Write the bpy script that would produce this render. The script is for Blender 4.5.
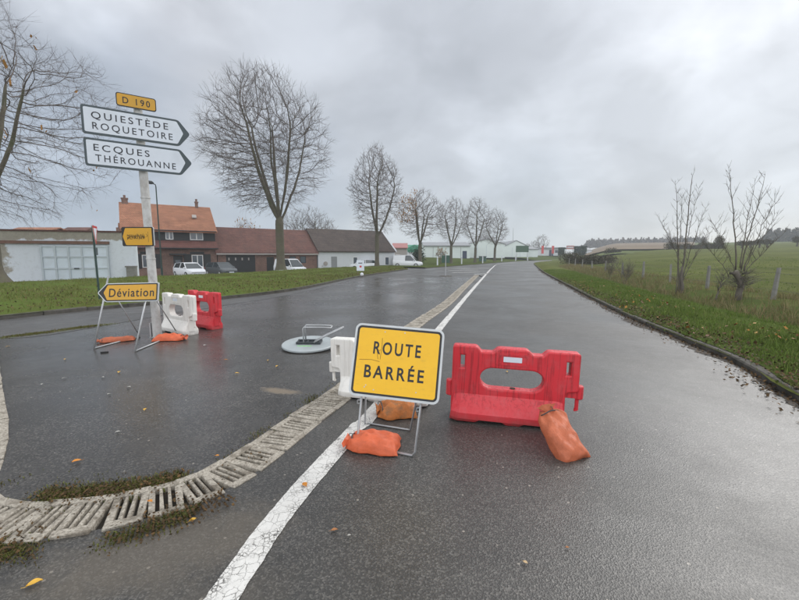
import bpy, bmesh, math, random
import numpy as np
from mathutils import Vector, Matrix, kdtree
from mathutils.geometry import tessellate_polygon
R = math.radians
random.seed(7); RNG = np.random.default_rng(7)
for o in list(bpy.data.objects): bpy.data.objects.remove(o)
SC = bpy.context.scene; COL = SC.collection

# ------------------------------------------------------------------ camera, sky, sun
CAM_H, FPX, PITCH = 1.55, 395.0, math.atan(44/395.0)
cam = bpy.data.cameras.new('camera'); cam.sensor_width = 36; cam.lens = FPX/799*36
cam.clip_start = 0.05; cam.clip_end = 6000
camo = bpy.data.objects.new('camera', cam); COL.objects.link(camo)
camo.location = (0, 0, CAM_H); camo.rotation_euler = (math.pi/2-PITCH, 0, 0)
SC.camera = camo
SC.view_settings.view_transform = 'Standard'; SC.view_settings.look = 'None'
SC.view_settings.exposure = 0.42; SC.view_settings.gamma = 1
SC.view_settings.use_curve_mapping = False
SC.render.engine = 'CYCLES'
SC.cycles.use_denoising = True
SC.cycles.max_bounces = 6
SUN_EL, SUN_AZ = 36, 50      # azimuth clockwise from +Y (ahead)

W = bpy.data.worlds.new('World'); SC.world = W; W.use_nodes = True
_dk, _br, _bl, _gl = (0.45, 0.475, 0.52), (0.52, 0.55, 0.60), (0.32, 0.37, 0.45), (0.60, 0.63, 0.675)
CLOUDS = [(-34, 32, 28, (0.40, 0.415, 0.455), .8), (2, 14, 22, _br, .8), (22, 12, 16, _br, .7), (-10, 24, 15, _br, .6), (40, 22, 34, _gl, .95), (48, 10, 16, _gl, .8), (4, 31, 17, _dk, .85), (-5, 40, 18, _dk, .6),
          (22, 27, 9, (0.50, 0.525, 0.57), .6), (-38, 9, 17, _bl, .95), (-18, 6, 13, _bl, .75), (18, 6, 11, (0.42, 0.455, 0.50), .75), (30, 2.5, 8, (0.46, 0.48, 0.51), .6), (188, 30, 82, (1.62, 1.65, 1.70), .95)]  # last entry: unseen bright patch added behind the camera to light camera-facing sides
def build_world():
    nt = W.node_tree; n = nt.nodes; L = nt.links; n.clear()
    out = n.new('ShaderNodeOutputWorld')
    sky = n.new('ShaderNodeTexSky'); sky.sky_type = 'NISHITA'; sky.sun_disc = False
    sky.sun_elevation = R(SUN_EL); sky.sun_rotation = R(SUN_AZ)
    bg1 = n.new('ShaderNodeBackground'); bg1.inputs[1].default_value = 0.1
    L.new(sky.outputs[0], bg1.inputs[0])
    tc = n.new('ShaderNodeTexCoord'); sep = n.new('ShaderNodeSeparateXYZ')
    L.new(tc.outputs['Generated'], sep.inputs[0])
    def m(op, a, b=None, c=None):
        k = n.new('ShaderNodeMath'); k.operation = op
        for i, v in enumerate((a, b, c)):
            if v is None: continue
            if isinstance(v, (int, float)): k.inputs[i].default_value = v
            else: L.new(v, k.inputs[i])
        return k.outputs[0]
    z = m('ADD', m('MAXIMUM', sep.outputs[2], 0.0), 0.42)
    u, v = m('DIVIDE', sep.outputs[0], z), m('DIVIDE', sep.outputs[1], z)
    comb = n.new('ShaderNodeCombineXYZ'); L.new(u, comb.inputs[0]); L.new(v, comb.inputs[1])
    def noise(scale, detail, rough, dist, off):
        mp = n.new('ShaderNodeMapping'); mp.inputs['Location'].default_value = off
        L.new(comb.outputs[0], mp.inputs[0])
        t = n.new('ShaderNodeTexNoise'); L.new(mp.outputs[0], t.inputs['Vector'])
        t.inputs['Scale'].default_value = scale; t.inputs['Detail'].default_value = detail
        t.inputs['Roughness'].default_value = rough; t.inputs['Distortion'].default_value = dist
        return t.outputs[0]
    a = noise(0.7, 3, 0.5, 0.6, (3.1, 1.7, 0)); b = noise(2.4, 5, 0.5, 0.5, (7.3, 2.2, 0))
    f = m('ADD', m('MULTIPLY', a, 0.72), m('MULTIPLY', b, 0.28))
    ramp = n.new('ShaderNodeValToRGB'); L.new(f, ramp.inputs[0])
    e = ramp.color_ramp.elements
    e[0].position = 0.38; e[0].color = (0.37, 0.39, 0.425, 1)
    e[1].position = 0.60; e[1].color = (0.62, 0.635, 0.66, 1)
    q = ramp.color_ramp.elements.new(0.48); q.color = (0.48, 0.50, 0.53, 1)
    # broad cloud masses, plus an added unseen bright patch behind the camera: (azimuth, elevation, angular radius, colour, amount)
    col = ramp.outputs[0]
    wv = n.new('ShaderNodeTexNoise'); L.new(comb.outputs[0], wv.inputs['Vector']); wv.inputs['Scale'].default_value = 1.7; wv.inputs['Detail'].default_value = 5
    for az, el, rad, c, amt in CLOUDS:
        d = (math.sin(R(az))*math.cos(R(el)), math.cos(R(az))*math.cos(R(el)), math.sin(R(el)))
        dp = n.new('ShaderNodeVectorMath'); dp.operation = 'DISTANCE'; L.new(tc.outputs['Generated'], dp.inputs[0]); dp.inputs[1].default_value = d
        k = m('ADD', m('DIVIDE', dp.outputs['Value'], R(rad)), m('MULTIPLY', m('SUBTRACT', wv.outputs[0], 0.5), 1.5))
        mr = n.new('ShaderNodeMapRange'); mr.interpolation_type = 'SMOOTHSTEP'; L.new(k, mr.inputs[0])
        for i, v in enumerate((0.25, 1.15, amt, 0.0)): mr.inputs[i+1].default_value = v
        mxc = n.new('ShaderNodeMixRGB'); L.new(mr.outputs[0], mxc.inputs[0]); L.new(col, mxc.inputs[1]); mxc.inputs[2].default_value = (*c, 1); col = mxc.outputs[0]
    # torn layers inside the cloud deck
    for sc_, det, off, lo, hi in ((1.5, 5, (1.3, 5.2, 0), 0.82, 1.08), (4.6, 5, (4.4, 0.7, 0), 0.945, 1.045)):
        nz = noise(sc_, det, 0.52, 0.5, off); mr = n.new('ShaderNodeMapRange'); mr.interpolation_type = 'SMOOTHSTEP'; L.new(nz, mr.inputs[0])
        for i, v in enumerate((0.36, 0.60, lo, hi)): mr.inputs[i+1].default_value = v
        mm = n.new('ShaderNodeMixRGB'); mm.blend_type = 'MULTIPLY'; mm.inputs[0].default_value = 1; L.new(col, mm.inputs[1]); L.new(mr.outputs[0], mm.inputs[2]); col = mm.outputs[0]
    # low sky: bluish grey to the left, pale warm break low on the right
    low = m('POWER', m('SUBTRACT', 1.0, m('MINIMUM', m('MAXIMUM', sep.outputs[2], 0.0), 1.0)), 7.0)
    lft = m('MULTIPLY', low, m('MINIMUM', m('MAXIMUM', m('ADD', m('MULTIPLY', sep.outputs[0], -0.9), 0.25), 0.0), 1.0))
    mx = n.new('ShaderNodeMixRGB'); L.new(lft, mx.inputs[0]); L.new(col, mx.inputs[1]); mx.inputs[2].default_value = (0.33, 0.385, 0.46, 1)
    rgt = m('MULTIPLY', m('POWER', m('SUBTRACT', 1.0, m('MINIMUM', m('MAXIMUM', sep.outputs[2], 0.0), 1.0)), 26.0),
            m('MINIMUM', m('MAXIMUM', m('ADD', m('MULTIPLY', sep.outputs[0], 2.6), -1.05), 0.0), 0.85))
    mx2 = n.new('ShaderNodeMixRGB'); L.new(rgt, mx2.inputs[0]); L.new(mx.outputs[0], mx2.inputs[1]); mx2.inputs[2].default_value = (0.74, 0.68, 0.57, 1)
    bg2 = n.new('ShaderNodeBackground'); L.new(mx2.outputs[0], bg2.inputs[0]); bg2.inputs[1].default_value = 1.0
    mix = n.new('ShaderNodeMixShader'); mix.inputs[0].default_value = 0.93
    L.new(bg1.outputs[0], mix.inputs[1]); L.new(bg2.outputs[0], mix.inputs[2]); L.new(mix.outputs[0], out.inputs[0])
build_world()
sl = bpy.data.lights.new('sun', 'SUN'); sl.energy = 1.5; sl.angle = R(34); sl.color = (1.0, 0.975, 0.94)
so = bpy.data.objects.new('sun', sl); COL.objects.link(so)
_d = Vector((math.sin(R(SUN_AZ))*math.cos(R(SUN_EL)), math.cos(R(SUN_AZ))*math.cos(R(SUN_EL)), math.sin(R(SUN_EL))))
so.rotation_euler = _d.to_track_quat('Z', 'Y').to_euler(); so.location = (0, 0, 30)

# ------------------------------------------------------------------ helpers
def G(px, py, z=0.0):
    """survey helper: point of height z seen at photo pixel (px, py)"""
    cp, sp = math.cos(PITCH), math.sin(PITCH)
    a, b = (px-399.5)/FPX, -(py-300)/FPX
    d = Vector((a, cp+b*sp, -sp+b*cp)); t = (z-CAM_H)/d.z
    return Vector((a*t, d.y*t, z))
def A(px, Y, z):
    """ground position at distance Y whose point of height z falls in column px"""
    dep = Y*math.cos(PITCH)-(z-CAM_H)*math.sin(PITCH)
    return Vector(((px-399.5)/FPX*dep, Y, z))
def smooth(pts, n=8):
    p = [Vector(q) for q in pts]; out = []
    for i in range(len(p)-1):
        a, b, c, d = p[max(i-1, 0)], p[i], p[i+1], p[min(i+2, len(p)-1)]
        for k in range(n):
            t = k/n
            out.append(0.5*((2*b)+(c-a)*t+(2*a-5*b+4*c-d)*t*t+(3*b-a-3*c+d)*t**3))
    out.append(p[-1]); return out
def resample(pts, step):
    out = [pts[0].copy()]; acc = 0.0
    for a, b in zip(pts, pts[1:]):
        L = (b-a).length
        while acc+L >= step:
            t = (step-acc)/L; a = a.lerp(b, t); out.append(a.copy()); L = (b-a).length; acc = 0.0
        acc += L
    return out
def normals2(pts):
    out = []
    for i in range(len(pts)):
        t = pts[min(i+1, len(pts)-1)]-pts[max(i-1, 0)]
        out.append(Vector((t.y, -t.x, 0)).normalized())      # to the right of travel
    return out
def offset(pts, d):
    return [p+n*d for p, n in zip(pts, normals2(pts))]

class MB:
    def __init__(s): s.v = []; s.f = []; s.m = []
    def add(s, vs, fs, mi=0, M=None):
        k = len(s.v)
        s.v += [tuple(M @ Vector(q)) if M is not None else tuple(q) for q in vs]
        s.f += [tuple(i+k for i in f) for f in fs]; s.m += [mi]*len(fs); return s
    def box(s, c, d, mi=0, M=None):
        x, y, z = (q/2 for q in d)
        vs = [(c[0]+i*x, c[1]+j*y, c[2]+k*z) for i in (-1, 1) for j in (-1, 1) for k in (-1, 1)]
        return s.add(vs, [(0,1,3,2),(4,6,7,5),(0,4,5,1),(2,3,7,6),(0,2,6,4),(1,5,7,3)], mi, M)
    def b2(s, lo, hi, mi=0, M=None):
        return s.box([(a+b)/2 for a, b in zip(lo, hi)], [abs(b-a) for a, b in zip(lo, hi)], mi, M)
    def tube(s, path, r, n=8, mi=0, M=None, cap=True):
        P = [Vector(p) for p in path]; rr = r if isinstance(r, (list, tuple)) else [r]*len(P)
        vs, fs = [], []; ref = None
        for i, p in enumerate(P):
            t = (P[min(i+1, len(P)-1)]-P[max(i-1, 0)])
            t = t.normalized() if t.length > 1e-9 else Vector((0, 0, 1))
            if ref is None: ref = Vector((1, 0, 0)) if abs(t.x) < .8 else Vector((0, 1, 0))
            a = t.cross(ref).normalized(); b = t.cross(a); ref = -b if False else ref
            for k in range(n):
                w = 2*math.pi*k/n
                vs.append(p+(a*math.cos(w)+b*math.sin(w))*rr[i])
        for i in range(len(P)-1):
            for k in range(n):
                j = (k+1) % n; fs.append((i*n+k, i*n+j, (i+1)*n+j, (i+1)*n+k))
        if cap: fs += [tuple(range(n))[::-1], tuple(range((len(P)-1)*n, len(P)*n))]
        return s.add(vs, fs, mi, M)
    def prism(s, poly, y0, y1, mi=0, M=None):
        """polygon in local XZ, from y0 (front) to y1 (back)"""
        n = len(poly); vs = [(p[0], y0, p[1]) for p in poly]+[(p[0], y1, p[1]) for p in poly]
        tr = tessellate_polygon([[Vector((p[0], p[1], 0)) for p in poly]])
        fs = [tuple(t) for t in tr]+[tuple(i+n for i in t[::-1]) for t in tr]
        fs += [(i, i+n, (i+1) % n+n, (i+1) % n) for i in range(n)]
        return s.add(vs, fs, mi, M)
    def build(s, name, mats, parent=None, smooth=False, bevel=0, sub=0, fixn=True):
        me = bpy.data.meshes.new(name); me.from_pydata(s.v, [], s.f)
        for m_ in (mats if isinstance(mats, (list, tuple)) else [mats]): me.materials.append(m_)
        if any(s.m): me.polygons.foreach_set('material_index', s.m)
        if fixn:
            bm = bmesh.new(); bm.from_mesh(me); bmesh.ops.recalc_face_normals(bm, faces=bm.faces); bm.to_mesh(me); bm.free()
        if smooth: me.polygons.foreach_set('use_smooth', [True]*len(me.polygons))
        me.update()
        o = bpy.data.objects.new(name, me); COL.objects.link(o)
        if parent is not None: o.parent = parent
        if bevel:
            b = o.modifiers.new('bevel', 'BEVEL'); b.width = bevel; b.segments = 2; b.limit_method = 'ANGLE'; b.angle_limit = R(35)
        if sub:
            q = o.modifiers.new('sub', 'SUBSURF'); q.levels = q.render_levels = sub
        return o
def tag(o, label=None, cat=None, group=None, kind=None):
    if label: o['label'] = label
    if cat: o['category'] = cat
    if group: o['group'] = group
    if kind: o['kind'] = kind
    return o
def empty(name, loc, rz=0, label=None, cat=None, group=None):
    o = bpy.data.objects.new(name, None); COL.objects.link(o); o.empty_display_size = .2
    o.location = loc; o.rotation_euler = (0, 0, rz); return tag(o, label, cat, group)
def copy_tree(o, parent=None):
    c = o.copy(); COL.objects.link(c); c.parent = parent
    for ch in list(o.children): copy_tree(ch, c)
    return c
def fast_mesh(name, V, F, mats, parent=None, mi=None, smooth=False):
    """numpy vertices (n,3), faces (m,k)"""
    me = bpy.data.meshes.new(name); V = np.asarray(V, np.float32); F = np.asarray(F, np.int32); k = F.shape[1]
    me.vertices.add(len(V)); me.vertices.foreach_set('co', V.ravel())
    me.loops.add(F.size); me.loops.foreach_set('vertex_index', F.ravel())
    me.polygons.add(len(F)); me.polygons.foreach_set('loop_start', np.arange(0, F.size, k, dtype=np.int32))
    for m_ in (mats if isinstance(mats, (list, tuple)) else [mats]): me.materials.append(m_)
    if mi is not None: me.polygons.foreach_set('material_index', np.asarray(mi, np.int32))
    if smooth: me.polygons.foreach_set('use_smooth', np.ones(len(F), bool))
    me.update(calc_edges=True); me.validate()
    o = bpy.data.objects.new(name, me); COL.objects.link(o)
    if parent is not None: o.parent = parent
    return o

# ------------------------------------------------------------------ materials
class NT:
    def __init__(s, name):
        s.mat = bpy.data.materials.new(name); s.mat.use_nodes = True
        s.t = s.mat.node_tree; s.n = s.t.nodes; s.l = s.t.links
        s.p = s.n['Principled BSDF']
    def put(s, sock, v):
        if hasattr(v, 'links') or isinstance(v, bpy.types.NodeSocket): s.l.new(v, sock)
        elif isinstance(v, (tuple, list)) and len(v) == 3 and sock.type == 'RGBA': sock.default_value = (*v, 1)
        else: sock.default_value = v
    def pos(s):
        return s.n.new('ShaderNodeTexCoord').outputs['Object']
    def wpos(s):
        return s.n.new('ShaderNodeNewGeometry').outputs['Position']
    def math(s, op, a, b=0.0, clamp=False):
        k = s.n.new('ShaderNodeMath'); k.operation = op; k.use_clamp = clamp; s.put(k.inputs[0], a); s.put(k.inputs[1], b); return k.outputs[0]
    def scale(s, v, sc, loc=(0, 0, 0), rot=(0, 0, 0)):
        k = s.n.new('ShaderNodeMapping'); s.put(k.inputs[0], v); k.inputs['Scale'].default_value = sc if isinstance(sc, tuple) else (sc,)*3
        k.inputs['Location'].default_value = loc; k.inputs['Rotation'].default_value = rot; return k.outputs[0]
    def noise(s, v, sc, detail=4, rough=.55, dist=0, col=False):
        k = s.n.new('ShaderNodeTexNoise'); s.put(k.inputs['Vector'], v); k.inputs['Scale'].default_value = sc
        k.inputs['Detail'].default_value = detail; k.inputs['Roughness'].default_value = rough; k.inputs['Distortion'].default_value = dist
        return k.outputs[1 if col else 0]
    def voro(s, v, sc, feat='F1', out=0, rnd=1.0):
        k = s.n.new('ShaderNodeTexVoronoi'); k.feature = feat; s.put(k.inputs['Vector'], v); k.inputs['Scale'].default_value = sc
        k.inputs['Randomness'].default_value = rnd; return k.outputs[out]
    def ramp(s, f, *stops):
        k = s.n.new('ShaderNodeValToRGB'); s.put(k.inputs[0], f); e = k.color_ramp.elements
        while len(e) < len(stops): e.new(0.5)
        for q, (p, c) in zip(e, stops):
            q.position = p; q.color = (*c, 1) if isinstance(c, tuple) else (c, c, c, 1)
        return k.outputs[0]
    def rng(s, f, a, b, c=0.0, d=1.0, interp='LINEAR'):
        k = s.n.new('ShaderNodeMapRange'); k.interpolation_type = interp; s.put(k.inputs[0], f)
        for i, v in enumerate((a, b, c, d)): k.inputs[i+1].default_value = v
        return k.outputs[0]
    def mix(s, f, a, b, mode='MIX'):
        k = s.n.new('ShaderNodeMixRGB'); k.blend_type = mode; s.put(k.inputs[0], f); s.put(k.inputs[1], a); s.put(k.inputs[2], b); return k.outputs[0]
    def bump(s, h, strength=.3, dist=.01, prev=None):
        k = s.n.new('ShaderNodeBump'); s.put(k.inputs['Height'], h); k.inputs['Strength'].default_value = strength; k.inputs['Distance'].default_value = dist
        if prev is not None: s.l.new(prev, k.inputs['Normal'])
        return k.outputs[0]
    def rnd(s):
        return s.n.new('ShaderNodeNewGeometry').outputs['Random Per Island']
    def xyz(s, v):
        k = s.n.new('ShaderNodeSeparateXYZ'); s.put(k.inputs[0], v); return k.outputs
    def vec(s, x, y, z=0.0):
        k = s.n.new('ShaderNodeCombineXYZ'); s.put(k.inputs[0], x); s.put(k.inputs[1], y); s.put(k.inputs[2], z); return k.outputs[0]
    def fin(s, col, rough=.6, normal=None, spec=.5, metal=0.0):
        s.put(s.p.inputs['Base Color'], col); s.put(s.p.inputs['Roughness'], rough)
        s.p.inputs['Specular IOR Level'].default_value = spec; s.put(s.p.inputs['Metallic'], metal)
        if normal is not None: s.l.new(normal, s.p.inputs['Normal'])
        return s.mat
def simple(name, col, rough=.6, var=.12, vs=6, bump=0, bs=60, spec=.5, metal=0.0, dirt=None, ds=3, damt=.4, bd=.004):
    t = NT(name); p = t.pos()
    n1 = t.noise(p, vs, 5)
    c = t.mix(n1, tuple(max(0, x*(1-var)) for x in col), tuple(x*(1+var) for x in col))
    if dirt: c = t.mix(t.math('MULTIPLY', t.rng(t.noise(p, ds, 6, .65), .45, .7), damt), c, dirt)
    nm = t.bump(t.noise(p, bs, 3), bump, bd) if bump else None
    return t.fin(c, rough, nm, spec, metal)
def asphalt(name, c0, c1, wet, spots=(), stone=115, bmp=.28, tint=(1, 1, 1)):
    t = NT(name); p = t.wpos(); xyz = t.xyz(p); flat = t.vec(xyz[0], xyz[1])
    st = t.voro(flat, stone, 'F1', 1)                           # aggregate tone per stone
    g = t.xyz(st)[0]
    f = t.math('ADD', t.math('MULTIPLY', t.math('POWER', g, 3.0), .75), t.math('MULTIPLY', t.noise(flat, 260, 3), .35))
    big = t.noise(flat, .55, 6, .6, .4); mid = t.noise(flat, 3.2, 5, .6)
    base = t.mix(f, c0, c1)
    base = t.mix(1.0, base, t.rng(big, .3, .7, .72, 1.25), 'MULTIPLY')
    base = t.mix(1.0, base, t.rng(mid, .3, .7, .86, 1.14), 'MULTIPLY')
    pale = t.math('GREATER_THAN', t.xyz(t.voro(flat, 38, 'F1', 1))[1], .993)
    near = t.math('LESS_THAN', t.voro(flat, 38), .012*38*.7)
    base = t.mix(t.math('MULTIPLY', pale, near), base, (.23, .21, .18))
    d = t.voro(flat, stone)
    rough = t.rng(t.noise(flat, .38, 5, .62, .6), .38, .62, wet[0], wet[1])
    rough = t.math('ADD', rough, t.math('MULTIPLY', t.noise(flat, 5, 4), .12))
    for (x, y, rx, ry, rot, col, amt, ns) in spots:
        q = t.scale(t.vec(t.math('SUBTRACT', xyz[0], x), t.math('SUBTRACT', xyz[1], y)), (1/rx, 1/ry, 1), (0, 0, 0))
        if rot:
            ca, sa = math.cos(rot), math.sin(rot); dx, dy = t.math('SUBTRACT', xyz[0], x), t.math('SUBTRACT', xyz[1], y)
            q = t.vec(t.math('ADD', t.math('MULTIPLY', dx, ca/rx), t.math('MULTIPLY', dy, sa/rx)), t.math('ADD', t.math('MULTIPLY', dx, -sa/ry), t.math('MULTIPLY', dy, ca/ry)))
        ln = t.n.new('ShaderNodeVectorMath'); ln.operation = 'LENGTH'; t.put(ln.inputs[0], q)
        r = t.math('ADD', ln.outputs['Value'], t.math('MULTIPLY', t.math('SUBTRACT', t.noise(flat, ns, 6, .7), .5), 1.6))
        k = t.math('MULTIPLY', t.rng(r, .45, 1.05, 1, 0), amt)
        base = t.mix(k, base, col); rough = t.math('ADD', rough, t.math('MULTIPLY', k, .3))
    nm = t.bump(d, bmp, .005); nm = t.bump(t.noise(flat, 1.6, 4), .16, .02, nm)
    return t.fin(base, rough, nm, .5)
def grassmat(name, cols, sc=(.35, 2.5), bump=.5):
    t = NT(name); p = t.wpos(); f = t.noise(p, sc[0], 5, .6, .3); g = t.noise(p, sc[1], 6, .7)
    h = t.noise(p, 28, 5, .7)
    v = t.math('ADD', t.math('ADD', t.math('MULTIPLY', f, .45), t.math('MULTIPLY', g, .35)), t.math('MULTIPLY', h, .25))
    n = len(cols); c = t.ramp(v, *[(.34+.36*i/(n-1), q) for i, q in enumerate(cols)])
    return t.fin(c, .95, t.bump(h, bump, .05), .03)
def blademat(name, cols, rough=.6):
    t = NT(name); p = t.wpos(); v = t.math('ADD', t.math('MULTIPLY', t.rnd(), .55), t.math('MULTIPLY', t.noise(p, .8, 4), .5))
    n = len(cols); c = t.ramp(v, *[(.12+.76*i/(n-1), q) for i, q in enumerate(cols)])
    return t.fin(c, rough, None, .10)
def tiles(name, c0, c1, mortar, w, h, bumpd=.03, stain=None, rough=.75):
    """brick/tile pattern along local x (plus y) and height"""
    t = NT(name); p = t.pos(); x = t.xyz(p); q = t.vec(t.math('ADD', x[0], x[1]), x[2])
    b = t.n.new('ShaderNodeTexBrick'); t.put(b.inputs['Vector'], q)
    b.inputs['Color1'].default_value = (*c0, 1); b.inputs['Color2'].default_value = (*c1, 1); b.inputs['Mortar'].default_value = (*mortar, 1)
    b.inputs['Scale'].default_value = 1; b.inputs['Mortar Size'].default_value = min(w, h)*.09; b.inputs['Brick Width'].default_value = w; b.inputs['Row Height'].default_value = h
    c = t.mix(1.0, b.outputs[0], t.rng(t.noise(p, .8, 6, .65), .3, .7, .7, 1.25), 'MULTIPLY')
    c = t.mix(1.0, c, t.rng(t.noise(q, 9, 3), .3, .7, .8, 1.2), 'MULTIPLY')
    if stain: c = t.mix(t.math('MULTIPLY', t.rng(t.noise(t.scale(p, (1, 1, .35)), 1.1, 6, .7), .48, .7), .6), c, stain)
    return t.fin(c, rough, t.bump(b.outputs[1], .5, -bumpd), .3)

M = {}
def mk():
    moss = (.075, .085, .02); sand = (.23, .185, .13)
    M['road'] = asphalt('wet_asphalt_road', (.020, .0195, .0185), (.125, .118, .107), (.26, .44),
        [(-1.25, 1.95, .75, .34, .5, (.13, .11, .085), .5, 5), (-.9, 1.5, .5, .3, .6, (.11, .095, .075), .3, 6)])
    g = G(280, 391); m1 = G(30, 334.5); m2 = G(83, 327.5)
    M['junction'] = asphalt('wet_asphalt_junction', (.020, .0192, .018), (.112, .104, .094), (.10, .30),
        [(g.x, g.y, .30, .10, -.35, (.21, .165, .115), .75, 9), (m1.x, m1.y, .85, .17, .95, moss, .9, 7), (m2.x, m2.y, .8, .17, .95, moss, .9, 7)], stone=90, bmp=.16)
    M['side'] = asphalt('older_grey_asphalt', (.045, .044, .043), (.13, .125, .118), (.30, .50), [(m1.x, m1.y, .85, .17, .95, moss, .9, 7), (m2.x, m2.y, .8, .17, .95, moss, .9, 7)], stone=70)
    # cracked white paint: paint chips over dark joints
    t = NT('cracked_white_paint'); p = t.wpos(); x = t.xyz(p); fl = t.vec(x[0], x[1])
    w = t.n.new('ShaderNodeVectorMath'); w.operation = 'ADD'; t.put(w.inputs[0], fl)
    wn = t.n.new('ShaderNodeVectorMath'); wn.operation = 'SCALE'; t.put(wn.inputs[0], t.noise(fl, 16, 4, .6, 0, True)); wn.inputs['Scale'].default_value = .035; t.put(w.inputs[1], wn.outputs[0])
    d1 = t.voro(w.outputs[0], 17, 'DISTANCE_TO_EDGE'); d2 = t.voro(w.outputs[0], 42, 'DISTANCE_TO_EDGE'); cr = t.noise(fl, 9, 5, .6)
    k = t.math('MAXIMUM', t.math('MULTIPLY', t.rng(d1, .006, .034, 1, 0), t.rng(cr, .34, .54, .05, .8)), t.math('MULTIPLY', t.rng(d2, .03, .09, .9, 0), t.rng(t.noise(fl, 6, 4), .46, .60)))
    k = t.math('MAXIMUM', k, t.rng(t.noise(fl, 60, 5, .75), .59, .67))
    c = t.mix(k, t.mix(t.noise(fl, 30, 5), (.50, .49, .465), (.74, .73, .70)), (.065, .062, .056))
    M['paint'] = t.fin(c, t.rng(k, 0, 1, .5, .7), t.bump(k, .5, -.004), .4)
    t = NT('worn_white_paint'); p = t.wpos(); k = t.rng(t.noise(p, 7, 6, .75), .42, .60)
    M['paint_worn'] = t.fin(t.mix(k, (.55, .55, .53), (.06, .058, .055)), .5)
    t = NT('drain_concrete'); p = t.wpos(); a = t.noise(p, 55, 6, .75); b = t.noise(p, 7, 5, .65)
    c = t.ramp(a, (.32, (.10, .085, .07)), (.46, (.30, .27, .225)), (.66, (.52, .48, .41)))
    c = t.mix(t.math('MULTIPLY', t.rng(b, .48, .66), .8), c, (.12, .10, .075))
    M['drain'] = t.fin(c, .85, t.bump(a, .8, .008), .3)
    M['trench'] = simple('trench_dirt', (.030, .024, .017), .95, .5, 30, .6, 90)
    M['gutter'] = simple('wet_gutter_dirt', (.030, .024, .018), .7, .6, 14, .9, 40, dirt=(.075, .05, .03), ds=20, damt=.6, bd=.01, spec=.25)
    M['kerb'] = simple('dirty_kerb_concrete', (.085, .078, .068), .85, .45, 9, .8, 70, dirt=(.028, .027, .018), ds=3, damt=.9, spec=.3)
    M['verge'] = grassmat('verge_grass', [(.05, .04, .02), (.06, .066, .02), (.065, .095, .02), (.09, .13, .026)], (.7, 3))
    M['field'] = grassmat('pasture_grass', [(.040, .045, .018), (.070, .082, .022), (.105, .118, .032), (.15, .145, .055)], (.16, 1.1), .6)
    M['lawn'] = grassmat('lawn_grass', [(.065, .053, .023), (.09, .10, .028), (.095, .14, .03), (.125, .17, .04)], (.25, 1.8))
    M['blade'] = blademat('grass_blades', [(.055, .078, .016), (.092, .140, .024), (.125, .185, .036), (.19, .19, .07)])
    M['dryblade'] = blademat('dry_grass_blades', [(.075, .085, .025), (.16, .13, .06), (.25, .20, .105), (.10, .10, .035)])
    M['lawnblade'] = blademat('lawn_blades', [(.075, .09, .02), (.11, .145, .03), (.155, .17, .048), (.17, .135, .06)])
    M['mossblade'] = blademat('moss_tufts', [(.055, .04, .02), (.075, .085, .02), (.125, .14, .032), (.10, .07, .035), (.13, .10, .05)])
    M['litter'] = blademat('leaf_litter', [(.05, .028, .014), (.13, .055, .02), (.28, .12, .03), (.38, .22, .06)], .5)
    M['litterdark'] = blademat('damp_leaf_litter', [(.03, .022, .013), (.055, .036, .018), (.09, .055, .026), (.16, .095, .04)], .6)
    M['brownfield'] = grassmat('ploughed_field', [(.13, .10, .07), (.19, .15, .11), (.22, .18, .13)], (.02, .2), .3)
    M['farfield'] = grassmat('far_field', [(.075, .095, .035), (.095, .115, .042), (.12, .135, .055)], (.02, .2), .3)
    M['gravel'] = simple('gravel_yard', (.15, .14, .125), .85, .4, 8, .5, 60)
    M['bark'] = simple('bark', (.105, .09, .066), .9, .45, 2.5, 1.0, 14, dirt=(.07, .085, .03), ds=1.2, damt=.6, bd=.04)
    M['twig'] = simple('twig_bark', (.118, .095, .084), .9, .35, 1.5)
    M['sapbark'] = simple('sapling_bark', (.11, .095, .078), .85, .4, 9, .5, 50)
    M['oldleaf'] = blademat('last_leaves', [(.18, .08, .02), (.34, .17, .035), (.25, .12, .04), (.4, .26, .07)])
    M['plastic_red'] = None
    for nm, c, dk in (('plastic_red', (.60, .030, .042), (.26, .013, .018)), ('plastic_white', (.74, .72, .68), (.30, .27, .22))):
        t = NT(nm); p = t.pos(); st = t.noise(t.scale(p, (52, 52, 2.4)), 1.0, 5, .6, .5)
        k = t.math('MULTIPLY', t.math('MULTIPLY', t.rng(st, .50, .60, 0, 1), t.rng(t.xyz(p)[2], .12, .24, .15, 1)), .62 if nm == 'plastic_red' else .22)
        gr = t.math('MULTIPLY', t.rng(t.noise(p, 9, 6, .7), .48, .70), .28)
        z = t.xyz(p)[2]; low = t.math('MULTIPLY', t.rng(z, .0, .09, 1, 0), t.noise(p, 14, 5))
        cc = t.mix(k, c, dk); cc = t.mix(gr, cc, tuple(.6*q+.12 for q in c)); cc = t.mix(low, cc, (.07, .05, .04))
        M[nm] = t.fin(cc, t.rng(st, .4, .65, .34, .55), t.bump(t.noise(p, 40, 4), .12, .003), .45)
    t = NT('sign_yellow'); p = t.pos(); sc = t.noise(t.scale(p, (4, 4, 9)), 3, 6, .7)
    c = t.mix(t.noise(p, 9, 4), (.78, .42, .008), (.86, .50, .014))
    c = t.mix(t.math('MULTIPLY', t.rng(sc, .56, .68), .25), c, (.45, .28, .04))
    M['yellow'] = t.fin(c, .42, None, .45)
    M['yellow_old'] = simple('sign_yellow_dull', (.62, .32, .012), .4, .12, 7, dirt=(.4, .26, .05), damt=.4)
    M['black'] = simple('sign_black', (.012, .012, .013), .5, .2, 10)
    M['letter_blue'] = simple('lettering_black', (.016, .018, .026), .5, .1, 10)
    M['signwhite'] = simple('reflective_white', (.66, .71, .78), .4, .05, 5, dirt=(.4, .43, .46), damt=.25)
    M['signborder'] = simple('slate_border', (.055, .075, .085), .5, .15, 8)
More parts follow.
